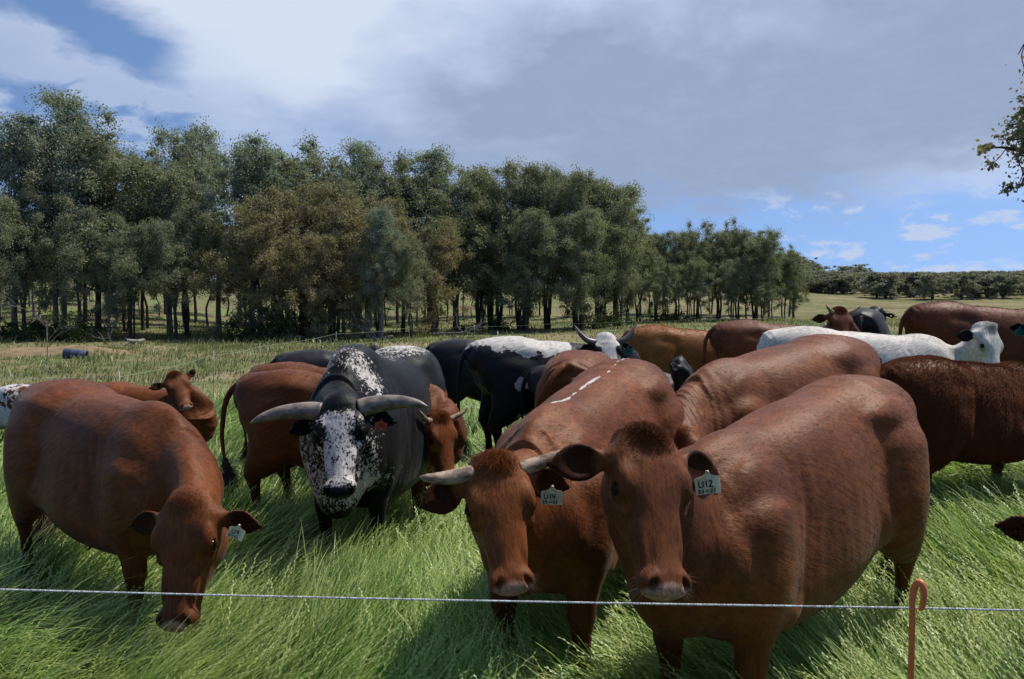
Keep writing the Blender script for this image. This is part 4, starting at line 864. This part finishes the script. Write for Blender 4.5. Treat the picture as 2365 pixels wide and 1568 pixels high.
def build_grass():
    rng = np.random.RandomState(4); parts = []
    for y0, y1, dens, seg, wd, Lm in ((1.25, 3.2, 3400, 7, .0068, .44), (3.2, 6.0, 2700, 6, .0080, .35), (6, 10, 1400, 4, .011, .31), (10, 16, 520, 3, .014, .29), (16, 28, 130, 3, .024, .28)):
        x, y = wedge(y0, y1, dens, rng); k = rng.rand(len(x)) < lush(x, y) * (.30 + .70 * sstep(smooth_noise(np.stack([x, y, 0 * x], 1), 4.0, 8), -.55, .15)); x, y = x[k], y[k]; n = len(x)
        L = Lm * (.55 + .75 * rng.rand(n)) * (1 + .50 * smooth_noise(np.stack([x, y, 0 * x], 1), 2.1, 6)); P, sd_ = blades(x, y, L, wd, seg, rng)
        V, Q = strip(P, sd_, wd * (.6 + .8 * rng.rand(n)), (1, .95, .8, .5, .06)); parts.append((V, Q, gvals(n, seg + 1, rng)))
    # flowering stems with alternating spikelets
    for y0, y1, dens, wd in ((1.3, 3.4, 800, .0026), (3.4, 7, 430, .0042), (7, 12, 100, .006)):
        x, y = wedge(y0, y1, dens, rng); k = rng.rand(len(x)) < lush(x, y); x, y = x[k], y[k]; n = len(x); seg = 8
        L = (.34 if y0 < 3 else .27) + .24 * rng.rand(n); P, sd_ = blades(x, y, L, wd, seg, rng, up=.22, jitter=.5); V, Q = strip(P, sd_, np.full(n, wd), (1, .9, .8, .7)); parts.append((V, Q, gvals(n, seg + 1, rng, .6, .5, 1)))
        m = 11 if y0 < 4 else 7; sv, gq = [], []
        tt = np.linspace(.62, .99, m) * seg
        for j, tv in enumerate(tt):
            i = min(int(tv), seg - 1); f = tv - i; c = P[:, i] * (1 - f) + P[:, i + 1] * f; T = P[:, i + 1] - P[:, i]; T /= np.linalg.norm(T, axis=1)[:, None]
            S = sd_ * (1 if j % 2 else -1); l = (.021 if y0 < 4 else .028) * (1 - .45 * (tv / seg - .62) / .37); w_ = wd * 1.15
            B = np.cross(T, S); a = c; b = c + T * l * .5 + S * (l * .30 + w_); e = c + T * l * 1.05 + S * l * .30; d = c + T * l * .5 + S * (l * .02)
            sv.append(np.stack([a, b, e, d], 1).reshape(-1, 3)); g = np.ones((n * 4, 4)); g[:, 0] = 1; g[:, 1] = rng.rand(n).repeat(4); gq.append(g)
        V = np.vstack(sv); Q = np.arange(len(V)).reshape(-1, 4); parts.append((V, Q, np.vstack(gq)))
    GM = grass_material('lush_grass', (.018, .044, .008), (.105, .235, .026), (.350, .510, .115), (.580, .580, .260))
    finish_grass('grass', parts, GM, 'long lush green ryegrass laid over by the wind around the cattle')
    # dry tussocky field behind
    parts = []
    for y0, y1, dens, wd, hL in ((8, 16, 230, .012, .13), (16, 30, 80, .022, .15), (30, 62, 20, .045, .20)):
        x, y = wedge(y0, y1, dens, rng); P3_ = np.stack([x, y, 0 * x], 1); tus = smooth_noise(P3_, 1.3, 41); pat = smooth_noise(P3_, .28, 42)
        k = (rng.rand(len(x)) > lush(x, y) * .97) & (rng.rand(len(x)) < .30 + .7 * (tus > .15)) & (rng.rand(len(x)) < np.where(pat > .55, .12, 1)); x, y, tus = x[k], y[k], tus[k]; n = len(x)
        L = hL * (.5 + .6 * rng.rand(n)) * (1 + .9 * (tus > .35)); P, sd_ = blades(x, y, L, wd, 2, rng, up=.5, jitter=1.2); V, Q = strip(P, sd_, wd * (.6 + .8 * rng.rand(n)), (1, .8, .1)); parts.append((V, Q, gvals(n, 3, rng)))
    FM = grass_material('dry_field_grass', (.070, .098, .030), (.155, .190, .062), (.29, .315, .125), (.48, .40, .22))
    finish_grass('field_grass', parts, FM, 'short olive and straw coloured tussocky pasture grass behind the herd')

# ================================================================ trees
M_BARK = simple_mat('bark', (.085, .072, .062), .85, .2, noise=dict(s=3, st=(3, 3, .6), c=(.040, .032, .028), b=.6))
M_BARK2 = simple_mat('pale_bark', (.30, .27, .235), .8, .2, noise=dict(s=2.5, st=(3, 3, .7), c=(.13, .11, .095), b=.5))
def leaf_material(name, a, b, tip):
    m, t = new_mat(name); tcn = t.n('ShaderNodeTexCoord'); ob = tcn.outputs['Object']; oi = t.n('ShaderNodeObjectInfo')
    lv = t.n('ShaderNodeAttribute', dict(attribute_name='lv')).outputs['Fac']
    n = t.noise(t.vm('ADD', ob, t.vm('SCALE', t.comb(oi.outputs['Random'], oi.outputs['Random'], 0), 40.0)), .55, 3, .6)
    c = t.mix(t.ss(n, .36, .64), a, b); c = t.mix(t.m('MULTIPLY', t.ss(lv, .4, 1), .45), c, tip); c = t.mix(t.m('MULTIPLY', t.ss(oi.outputs['Random'], .3, .9), .35), c, b)
    p = t.n('ShaderNodeBsdfPrincipled', Base_Color=c, Roughness=.6); p.inputs['Specular IOR Level'].default_value = .18
    tr = t.n('ShaderNodeBsdfTranslucent', Color=t.vm('MULTIPLY', c, (1.1, 1.2, .5))); mx = t.n('ShaderNodeMixShader', i0=.32, i1=p, i2=tr)
    t.set(t.n('ShaderNodeOutputMaterial').inputs[0], mx); return m
LEAF = dict(green=leaf_material('gum_leaf', (0.171, 0.187, 0.120), (0.256, 0.256, 0.178), (0.372, 0.354, 0.259)),
            blue=leaf_material('blue_gum_leaf', (0.178, 0.219, 0.170), (0.271, 0.300, 0.244), (0.397, 0.408, 0.325)),
            brown=leaf_material('brown_gum_leaf', (0.205, 0.187, 0.106), (0.295, 0.238, 0.142), (0.372, 0.312, 0.202)),
            far=leaf_material('hazed_gum_leaf', (0.205, 0.208, 0.178), (0.273, 0.256, 0.218), (0.303, 0.289, 0.247)))  # far: distance haze put into the greyer leaf colour
def leaves(C, Rr, n, size, rng, droop=.5, soft=1.0):
    """n leaves spread through the clumps C with radii Rr"""
    w = Rr ** 2; ci = rng.choice(len(C), n, p=w / w.sum()); d = rng.normal(size=(n, 3)); d /= np.linalg.norm(d, axis=1)[:, None]
    ax = np.random.RandomState(len(C)).normal(size=(len(C), 3)) * np.array([1, 1, .7]) + np.array([0, 0, .5]); ax /= np.linalg.norm(ax, axis=1)[:, None]; rad = Rr[ci] * np.clip(np.abs(rng.normal(0, .62, n)), 0, 1.15) ** .8 * soft
    P = C[ci] + d * rad[:, None]; P = P + ax[ci] * ((P - C[ci]) * ax[ci]).sum(1)[:, None] * .85; P[:, 2] -= rad * .15
    a = d * .5 + rng.normal(size=(n, 3)) * .7; a[:, 2] -= droop; a /= np.linalg.norm(a, axis=1)[:, None]; b = np.cross(a, rng.normal(size=(n, 3))); b /= np.linalg.norm(b, axis=1)[:, None] + 1e-9
    l = (size * (.6 + .8 * rng.rand(n)))[:, None]; wd = l * .30
    V = np.stack([P - a * l * .5, P + b * wd, P + a * l * .5, P - b * wd], 1).reshape(-1, 3); return V, np.arange(4 * n).reshape(-1, 4), np.repeat(rng.rand(n), 4)
def tree_kind(seed, H, W, nstem, nleaf, lsize, base=.28, top='round', lean=0.0, thick=.16):
    rng = np.random.RandomState(seed); TV, TQ, C, Rr = [], [], [], []; o = 0
    def add(pts, r, sg=7, m=3):
        nonlocal o
        V, Q = tube(pts, r, sg, m, False); TV.append(V); TQ.append(Q + o); o += len(V)
    for s in range(nstem):
        a = rng.rand() * 6.283; sp = (W * .30 * (rng.rand() * .6 + .5) if nstem > 1 else W * .06); b0 = np.array([math.cos(a), math.sin(a), 0]) * .22 * (nstem > 1)
        tip = np.array([math.cos(a) * sp + lean, math.sin(a) * sp, H * (.80 + .14 * rng.rand())]); th = thick * (.65 + .5 * rng.rand()) / nstem ** .3
        cp = [b0 + (tip - b0) * t + np.array([rng.normal() * .18, rng.normal() * .18, 0]) * math.sin(t * 3.1) * 1.3 - np.array([math.cos(a), math.sin(a), 0]) * sp * .25 * math.sin(t * 3.14) for t in np.linspace(0, 1, 6)]
        cp[0][2] = -.3; add(cp, np.linspace(1.25, .22, 6) ** 1.15 * th, 8, 3)
        cpp = catmull(cp, 4); nb = max(3, int(11 / nstem) + 3)
        for b in range(nb):
            t = base + (1 - base) * ((b + .5 * rng.rand()) / nb) ** .85; p0 = cpp[int(t * (len(cpp) - 1))]; an = rng.rand() * 6.283; rel = (t - base) / (1 - base)
            reach = W * .5 * (math.sin(min(1, rel * .85 + .20) * math.pi) ** .7) * (.45 + .6 * rng.rand()) / (nstem ** .25); rise = (.35 + .7 * rng.rand()) * reach
            e_ = p0 + np.array([math.cos(an) * reach, math.sin(an) * reach, rise]); e_[2] = min(e_[2], H * .97)
            md = (p0 + e_) / 2 + np.array([0, 0, -.10 * reach]) + rng.normal(size=3) * .12; add([p0, md, e_], [.055 * (1.3 - rel) * (thick / .16), .035 * (thick / .16), .012], 5, 3)
            for q in range(5):
                C.append(e_ + rng.normal(size=3) * np.array([.6, .6, .75]) * (.55 + .12 * W)); Rr.append((.26 + .46 * rng.rand() ** 1.5) * (.50 + .07 * W))
            C.append(md + rng.normal(size=3) * .3 + np.array([0, 0, .2])); Rr.append(.25 + .3 * rng.rand()); C.append(md + rng.normal(size=3) * np.array([.8, .8, 1.2])); Rr.append(.25 + .3 * rng.rand())
        for q in range(5): C.append(cpp[-1] + rng.normal(size=3) * np.array([.5, .5, .7])); Rr.append(.35 + .35 * rng.rand())
    C = np.array(C); Rr = np.array(Rr); C[:, 2] = np.minimum(C[:, 2], H - Rr * .6)
    return (np.vstack(TV), np.vstack(TQ)), leaves(C, Rr, nleaf, lsize, rng)
ORD = 'first second third fourth fifth sixth seventh eighth ninth tenth eleventh twelfth thirteenth fourteenth fifteenth sixteenth'.split()
def make_kind(idx, leafmat, bark, **k):
    (TV, TQ), (LV, LQ, lr) = tree_kind(**k); tm = mesh_np('trunk', TV, TQ); tm.materials.append(bark)
    lm = mesh_np('crown', LV, LQ, False); at = lm.attributes.new('lv', 'FLOAT', 'POINT'); at.data.foreach_set('value', lr.astype(F)); lm.materials.append(leafmat)
    return tm, lm, k['H']
def put_tree(kind, x, y, H, rot, label, group, zoff=0.0, sx=1.0):
    tm, lm, H0 = kind; r = bpy.data.objects.new('eucalyptus_tree', None); col.objects.link(r); f = H / H0
    r.location = (x, y, gz(x, y) + zoff); r.scale = (f * sx, f * sx, f); r.rotation_euler = (0, 0, rot); tag(r, label, 'tree', group)
    for nm, me in (('trunk', tm), ('crown', lm)):
        o = bpy.data.objects.new(nm, me); col.objects.link(o); o.parent = r
    return r
def build_trees():
    rng = np.random.RandomState(9)
    G = [make_kind(i, LEAF['green'], M_BARK, seed=100 + i, H=11, W=[5.2, 6.0, 4.6, 6.4][i], nstem=[1, 2, 3, 2][i], nleaf=52000, lsize=.105, base=[.36, .30, .36, .26][i], thick=.13) for i in range(4)]
    Bm = [make_kind(i, LEAF['blue'], M_BARK2, seed=200 + i, H=11, W=[5.0, 5.8, 4.4][i], nstem=[1, 2, 3][i], nleaf=52000, lsize=.105, base=[.42, .36, .32][i], thick=.14) for i in range(3)]
    Br = [make_kind(i, LEAF['brown'], M_BARK, seed=300 + i, H=9, W=[5.4, 5.8][i], nstem=[2, 3][i], nleaf=46000, lsize=.105, base=.20) for i in range(2)]
    MS = [make_kind(i, LEAF['green'], M_BARK, seed=400 + i, H=11, W=[7.4, 6.6][i], nstem=[6, 7][i], nleaf=80000, lsize=.11, base=.34) for i in range(2)]
    DP = [make_kind(i, LEAF['green'], [M_BARK, M_BARK2][i % 2], seed=600 + i, H=11, W=[5.0, 5.6, 4.6][i], nstem=[1, 2, 1][i], nleaf=22000, lsize=.15, base=.42, thick=.12) for i in range(3)]
    FR = [make_kind(i, LEAF['far'], M_BARK, seed=500 + i, H=9, W=[7, 8.5, 6.5][i], nstem=[1, 2, 1][i], nleaf=11000, lsize=.34, base=.08, thick=.22) for i in range(3)]
    def row(lst, pool, kindname, group, dY=0):
        lst = sorted(lst)
        for i_, (u, v, y, *o_) in enumerate(lst):
            x = (u - 1182) / 1750 * y; zt = CAM_H - (v - 700) / 1750 * y; z0 = gz(x, y); k = pool[rng.randint(len(pool))]
            put_tree(k, x, y, max(2.5, (zt - z0) * .97), rng.rand() * 6.28, (ORD[i_] + ' from the left of the ' + kindname) if len(lst) < 17 else kindname, group, sx=.85 + .3 * rng.rand())
    L = [(-60, 235, 40), (35, 220, 38), (135, 205, 39), (215, 255, 40), (285, 355, 44), (385, 285, 41), (330, 370, 46), (440, 330, 40), (510, 285, 44), (580, 280, 41), (645, 300, 43), (705, 330, 45), (755, 375, 40), (820, 322, 42), (880, 345, 46), (930, 335, 43), (995, 345, 45), (1055, 385, 43)]
    row(L[0:3] + L[5:6] + L[8:10] + L[13:14] + L[16:17], Bm, 'tall blue green pale trunked gums in the wood', 'pale trunked blue gums in the wood')
    row(L[3:5] + L[6:8] + L[10:13] + L[14:16] + L[17:], G, 'tall dark green gums in the wood', 'dark green gums in the wood')
    row([(590, 425, 37), (690, 415, 38), (770, 430, 37), (840, 445, 38.5), (640, 520, 36), (730, 540, 36), (800, 560, 36.5), (1000, 500, 40)], Br, 'brown tinged bushy gums at the wood edge', 'brown tinged gums at the wood edge')
    row([(880, 475, 36.5), (955, 520, 36.5), (60, 400, 36), (190, 435, 37), (305, 480, 37.5), (410, 465, 37), (0, 470, 36), (250, 540, 36.5)], Bm[1:] + G[1:3], 'shorter leafy gums at the wood edge', 'shorter gums at the wood edge')
    row([(1110, 470, 45), (1140, 380, 47), (1205, 372, 46), (1265, 392, 48), (1330, 392, 46), (1385, 415, 48), (1425, 475, 50), (1210, 480, 43), (1340, 480, 43.5)], MS, 'many stemmed gums of the middle clump', 'many stemmed gums of the middle clump')
    row([(1475, 520, 60), (1515, 535, 62), (1560, 505, 61), (1605, 495, 63), (1655, 497, 61), (1705, 505, 63), (1745, 530, 60), (1775, 540, 63), (1808, 560, 62), (1832, 600, 64), (1450, 600, 57), (1540, 590, 58), (1620, 580, 58), (1690, 590, 58), (1760, 610, 59)], G + MS[:1], 'dark gums of the right hand clump', 'dark gums of the right clump')
    bl = []
    for i in range(64):
        u = -200 + 1260 * ((i * .618) % 1); y = 47 + 26 * rng.rand(); bl.append((u, 420 + 130 * rng.rand() + (y - 47) * 2 + max(0, u - 500) * .06, y))
    row(bl, DP, 'slender gum tree deep in the shade of the wood', 'slender gums deep in the wood')
    bl = [(1040 + 27 * i + 8 * rng.normal(), 560 + 40 * rng.rand(), 62 + 10 * rng.rand()) for i in range(30)]
    row(bl, DP, 'slender gum tree standing in the line behind the clumps', 'slender gums in the far line')
    # wooded rise far on the right
    prof = lambda u: np.interp(u, [1800, 1860, 1920, 1960, 2010, 2080, 2150, 2250, 2320, 2400, 2600], [592, 604, 636, 620, 634, 652, 664, 660, 638, 650, 645])
    fl = []
    for i in range(190):
        f = rng.rand(); u = 1790 + 760 * ((i * .618) % 1); y = (112 if u > 1990 else 128) + 88 * f; fl.append((u, prof(u) + (1 - f) * 30 + 7 * rng.normal() + 3, y))
    for (u, v, y) in fl:
        x = (u - 1182) / 1750 * y; zt = CAM_H - (v - 700) / 1750 * y; z0 = gz(x, y); h = (zt - z0) * 1.05
        h = np.clip(h * (.85 + .3 * rng.rand()), 4, 14); put_tree(FR[rng.randint(3)], x, y, h, rng.rand() * 6.28, 'far grey green gum tree on the wooded rise at the right', 'far gums on the wooded rise', sx=1.5 + .5 * rng.rand())
    # the near tree whose branch tips hang into the frame at the upper right
    build_near_tree()
def build_near_tree():
    rng = np.random.RandomState(33); Y0 = 19.0; TV, TQ = [], []; o = 0; C, Rr = [], []
    def add(pts, r, sg=8, m=4):
        nonlocal o
        V, Q = tube(pts, r, sg, m, False); TV.append(V); TQ.append(Q + o); o += len(V)
    bx = 18.0; root = np.array([bx, Y0 + 1, gz(bx, Y0 + 1)]); g = lambda u, v, dy=0: np.array(px(u, v, Y0 + dy)) - root
    add([(0, 0, -.3), (.1, 0, 2.5), (-.1, .1, 5), (.15, 0, 8), (0, 0, 11)], [.42, .36, .3, .22, .1], 12)
    limbs = [([(0, 0, 4.0), g(2500, 420), g(2400, 372), g(2340, 352), g(2300, 345), g(2262, 348)], .10), ([(0, 0, 5.2), g(2480, 330), g(2400, 318), g(2350, 325), g(2310, 328)], .09),
             ([(0, 0, 6.0), g(2460, 260), g(2390, 240), g(2360, 262), g(2335, 290), g(2318, 292)], .08), ([(0, 0, 7.5), g(2480, 110), g(2400, 90), g(2362, 98), g(2345, 112), g(2331, 136)], .05),
             ([g(2346, 112), g(2339, 140), g(2346, 168), g(2342, 184)], .012), ([(0, 0, 3.6), g(2480, 470), g(2400, 420), g(2362, 405), g(2345, 432), g(2315, 438)], .07), ([g(2346, 340), g(2338, 372), g(2350, 400), g(2344, 425), g(2338, 445)], .014),
             ([g(2310, 348), g(2295, 368), g(2278, 384)], .012), ([(0, 0, 8.5), g(2480, 190), g(2420, 170), g(2372, 190)], .06), ([(0, 0, 7), (2, .5, 9), (3, 1, 10)], .12), ([(0, 0, 6), (1.5, -1.5, 8.5), (2, -2, 10.5)], .12)]
    for pts, r in limbs: add(pts, np.linspace(r, .010, len(pts)), 6)
    for u, v, r, n in [(2262, 348, .17, 1), (2254, 352, .12, 1), (2280, 344, .12, 1), (2272, 380, .13, 1), (2282, 388, .09, 1), (2300, 320, .09, 1), (2318, 330, .12, 1), (2338, 318, .16, 1), (2352, 330, .2, 1), (2320, 290, .12, 1), (2334, 280, .17, 1), (2348, 262, .2, 1), (2360, 238, .2, 1), (2366, 300, .25, 1), (2345, 300, .18, 1),
                       (2338, 352, .14, 1), (2358, 358, .2, 1), (2310, 438, .11, 1), (2322, 436, .12, 1), (2340, 430, .08, 1), (2364, 405, .14, 1), (2372, 190, .2, 1), (2361, 178, .10, 1), (2330, 345, .10, 1), (2380, 340, .4, 1), (2400, 260, .5, 1), (2420, 350, .6, 1), (2440, 180, .6, 1), (2460, 300, .9, 1)]:
        for q in range(3): C.append(g(u + 4 * rng.normal(), v + 4 * rng.normal(), .25 * rng.normal())); Rr.append(r * (.7 + .5 * rng.rand()))
    for q in range(70): d = rng.normal(size=3); d /= np.linalg.norm(d); C.append(np.array([1.2, 0, 8]) + d * np.array([3.0, 3.4, 3.0])); Rr.append(.7)
    LV, LQ, lr = leaves(np.array(C), np.array(Rr), 15000, .115, rng, .3)
    na = leaves(np.array(C[:87]), np.array(Rr[:87]), 3600, .105, rng, .3); LV = np.vstack([LV, na[0]]); LQ = np.vstack([LQ, na[1] + 4 * 15000]); lr = np.hstack([lr, na[2]])
    r = bpy.data.objects.new('eucalyptus_tree', None); col.objects.link(r); r.location = root; tag(r, 'near gum tree whose thin leafy branch tips hang into view at the upper right edge', 'tree')
    link('trunk', mesh_np('trunk', np.vstack(TV), np.vstack(TQ)), M_BARK, r); lm = mesh_np('crown', LV, LQ, False); at = lm.attributes.new('lv', 'FLOAT', 'POINT'); at.data.foreach_set('value', lr.astype(F)); link('crown', lm, LEAF['brown'], r)

# ================================================================ fences and small things
def build_small():
    rng = np.random.RandomState(17)
    MW = simple_mat('polywire', (.80, .79, .77), .6, .3, noise=dict(s=160, st=(1, 1, 1), c=(.30, .29, .28), b=.6)); MO = simple_mat('orange_plastic', (.75, .20, .06), .38, .5, noise=dict(s=30, st=(1, 1, .2), c=(.62, .15, .045), b=.15))
    MP = simple_mat('fibreglass', (.36, .36, .28), .5, .3); MFW = simple_mat('faded_wire', (.26, .30, .21), .6, .3)
    a = np.array(px(-420, 1352 + 8, 2.05)); b = np.array(px(2128, 1416, 1.80)); c2 = np.array(px(2900, 1434, 1.66)); n = 260
    t = np.linspace(0, 1, n)[:, None]; A = a * (1 - t) + b * t; A[:, 2] -= .006 * np.sin(t[:, 0] * math.pi); B = b * (1 - t[:90] / t[89]) + c2 * (t[:90] / t[89]); Pw = np.vstack([A, B[1:]])
    T = nrm(b - a); u1 = nrm(np.cross(T, (0, 0, 1))); u2 = np.cross(T, u1); Vs, Qs, o = [], [], 0
    L = np.concatenate([[0], np.cumsum(np.linalg.norm(np.diff(Pw, axis=0), axis=1))]); ld = np.arange(0, L[-1], .0035); C = np.stack([np.interp(ld, L, Pw[:, k]) for k in range(3)], 1)
    for k in range(3):                                     # three twisted strands
        ph = ld / .022 * 6.283 + k * 2.094; cc = C + (u1[None] * np.cos(ph)[:, None] + u2[None] * np.sin(ph)[:, None]) * .00125
        V, Q = tube(cc, np.full(len(cc), .00145), 6, 1, False); Vs.append(V); Qs.append(Q + o); o += len(V)
    pb = px(2126, 1408, 1.792); 
    off = np.array([pb.x, pb.y, 0]); wv = np.vstack(Vs) - off; wr_ = link('electric_wire', mesh_np('electric_wire', wv, np.vstack(Qs)), MW); wr_.location = (pb.x, pb.y, 0); tag(wr_, 'thin white twisted electric wire stretched across the whole foreground', 'wire')
    g = lambda u, v, dy: np.array(px(u, v, 1.79 + dy)) - off
    pts = [(0, 0.004, -.1), (0, .004, .3), g(2124, 1480, .004), g(2124, 1425, .003), g(2123, 1398, .006), g(2126, 1372, .008), g(2134, 1356, .004), g(2143, 1358, -.004), g(2149, 1375, -.009), g(2149, 1396, -.010), g(2146, 1414, -.007), g(2141, 1419, -.002)]
    V, Q = tube(pts, [.0060, .0068, .0072, .0070, .0075, .0080, .0082, .0082, .0078, .0070, .0062, .0050], 16, 6); po_ = link('pigtail_post', mesh_np('pigtail_post', V, Q), MO); po_.location = (pb.x, pb.y, 0); tag(po_, 'slim bright orange pigtail post standing in the grass at the lower right', 'fence post')
    # the far temporary fence
    fp = [(-9.5, 8.3), (-6.9, 8.4), (-4.38, 8.4), (-4.75, 12.0), (-4.88, 14.6), (-4.9, 21.0), (-3.6, 26.5), (-1.3, 26.2), (1.4, 27.2), (4.1, 27.6), (7.2, 28.4), (10.6, 29.5), (14.5, 30.5)]
    tops = []
    nm = ['leftmost', 'second', 'third']
    for i, (x, y) in enumerate(fp):
        z = gz(x, y); P = [(0, 0, -.1), (.01, 0, .45), (.015 * rng.normal(), 0, .93)]; V, Q = tube(P, [.008, .0075, .007], 8, 2); p = link('fence_post', mesh_np('fence_post', V, Q), MP)
        p.location = (x, y, z); tag(p, ORD[i] + ' from the left of the thin pale fence posts behind the herd', 'fence post', 'thin posts of the fence behind the herd'); tops.append(np.array([x, y, z + .86]))
    Vs, Qs, o = [], [], 0
    for h in (0, -.33):
        for p, q in zip(tops[:-1], tops[1:]):
            V, Q = tube([p + (0, 0, h), (p + q) / 2 + (0, 0, h - .03), q + (0, 0, h)], [.0030] * 3, 5, 4, False); Vs.append(V); Qs.append(Q + o); o += len(V)
    wo_ = link('fence_wire', mesh_np('fence_wire', np.vstack(Vs), np.vstack(Qs)), MFW); tag(wo_, 'two thin pale wires strung between the posts behind the herd', 'wire')
    # earth mound and barrel at the left
    MD = simple_mat('bare_earth', (.27, .19, .11), .95, .1, noise=dict(s=3, c=(.17, .125, .07), b=.8)); xs = np.linspace(-1, 1, 60); ys = np.linspace(-1, 1, 30); Xg, Yg = np.meshgrid(xs, ys, indexing='ij')
    P = np.stack([Xg.ravel() * 3, Yg.ravel() * 3, 0 * Xg.ravel()], 1); hgt = (np.clip(1 - (Xg ** 2 + Yg ** 2), 0, 1) ** .7).ravel() * (.52 + .16 * smooth_noise(P, 1.0, 3)) - .06
    V = np.stack([Xg.ravel() * 2.9, Yg.ravel() * 1.5, hgt * .5], 1); I = np.arange(1800).reshape(60, 30); Q = np.stack([I[:-1, :-1], I[1:, :-1], I[1:, 1:], I[:-1, 1:]], -1).reshape(-1, 4)
    md = link('earth_mound', mesh_np('earth_mound', V, Q), MD); md.location = (-15.6, 26.0, gz(-15.6, 26.0)); tag(md, 'low bank of bare orange earth at the left beyond the paddock', 'earth mound')
    MB = simple_mat('blue_plastic', (.045, .06, .11), .6, .3); th = np.linspace(0, 2 * math.pi, 25)[:-1]; rr = [(-.45, .0), (-.45, .27), (-.43, .285), (-.15, .285), (-.13, .30), (-.10, .285), (.15, .285), (.17, .30), (.20, .285), (.43, .285), (.45, .27), (.45, .235), (.30, .23), (-.40, .23), (-.42, .0)]
    V = np.array([(x, math.cos(a) * r, math.sin(a) * r) for x, r in rr for a in th]); Q = np.array([[i * 24 + j, i * 24 + (j + 1) % 24, (i + 1) * 24 + (j + 1) % 24, (i + 1) * 24 + j] for i in range(len(rr) - 1) for j in range(24)])
    bp = px(172, 815, 23.6); bo = link('barrel', mesh_np('barrel', V, Q), MB); bo.location = (bp.x, 23.6, gz(bp.x, 23.6) + .12); bo.rotation_euler = (0, .12, .18); bo.scale = (.72, .55, .55); tag(bo, 'blue plastic drum lying on its side at the foot of the earth bank', 'drum')
    # bare sapling at the left, fallen branches and shrubs at the wood edge
    Vs, Qs, o = [], [], 0
    def tw(p, d, L, r, lv):
        nonlocal o
        q = p + d * L; m = (p + q) / 2 + rng.normal(size=3) * L * .06; V, Q = tube([p, m, q], [r, r * .8, r * .55], 6, 2, False); Vs.append(V); Qs.append(Q + o); o += len(V)
        if lv:
            for k in range(3 if lv > 1 else 2):
                dn = nrm(d + rng.normal(size=3) * .55 + np.array([0, 0, .2])); tw(m + (q - m) * rng.rand(), dn, L * (.5 + .25 * rng.rand()), r * .5, lv - 1)
    tw(np.array([0, 0, -.1]), np.array([.02, 0, 1]), 1.35, .018, 4); sp = px(105, 800, 20); s_ = link('bare_sapling', mesh_np('bare_sapling', np.vstack(Vs), np.vstack(Qs)), M_BARK2); s_.location = (sp.x, 20, gz(sp.x, 20)); tag(s_, 'leafless young sapling standing alone in front of the earth bank at the left', 'sapling')
    for k, (u, y, ln) in enumerate([(700, 36, 3.6), (905, 37, 2.4), (330, 33, 3.0), (1000, 38, 2.6)]):
        Vs, Qs, o = [], [], 0; tw(np.array([0, 0, .12]), nrm([1, .2, .06]), ln * .6, .10, 4); x = (u - 1182) / 1750 * y
        b_ = link('fallen_branch', mesh_np('fallen_branch', np.vstack(Vs), np.vstack(Qs)), M_BARK2); b_.location = (x, y, gz(x, y)); b_.rotation_euler = (0, 0, 2.6 + k)
        tag(b_, ['long grey fallen branch at the foot of the brown tinged gums', 'short fallen branch beside the pale trunks left of the middle clump', 'grey fallen branch near the earth bank at the left of the wood', 'fallen branch nearest the middle clump of gums'][k], 'fallen branch')
    bm_ = leaf_material('shrub_leaf', (.040, .060, .020), (.070, .085, .030), (.12, .13, .06)); g_ = np.random.RandomState(5)
    US = [130, 60, 600, 700, 1150, 1560, 20, 1400]
    for k in range(8):
        u = US[k]; y = 34 + 5 * g_.rand() + (22 if u > 1480 else 8 if u > 1100 else 0); x = (u - 1182) / 1750 * y; C = g_.normal(size=(16, 3)) * np.array([.8, .6, .22]) + np.array([0, 0, .45])
        V, Q, lr = leaves(C, .28 + .25 * g_.rand(16), 2200, .11, g_); me = mesh_np('shrub', V, Q, False); at = me.attributes.new('lv', 'FLOAT', 'POINT'); at.data.foreach_set('value', lr.astype(F)); s_ = link('shrub', me, bm_)
        s_.location = (x, y, gz(x, y)); s_.scale = (1.2, 1, .8 + .6 * g_.rand()); tag(s_, ORD[sorted(US).index(u)] + ' from the left of the low olive shrubs under the gum trees', 'shrub', 'low shrubs under the gums')

build_ground()
run_herd()
print('herd', time.time() - T0)
build_grass(); print('grass', time.time() - T0)
build_trees(); print('trees', time.time() - T0)
build_small(); print('done', time.time() - T0)
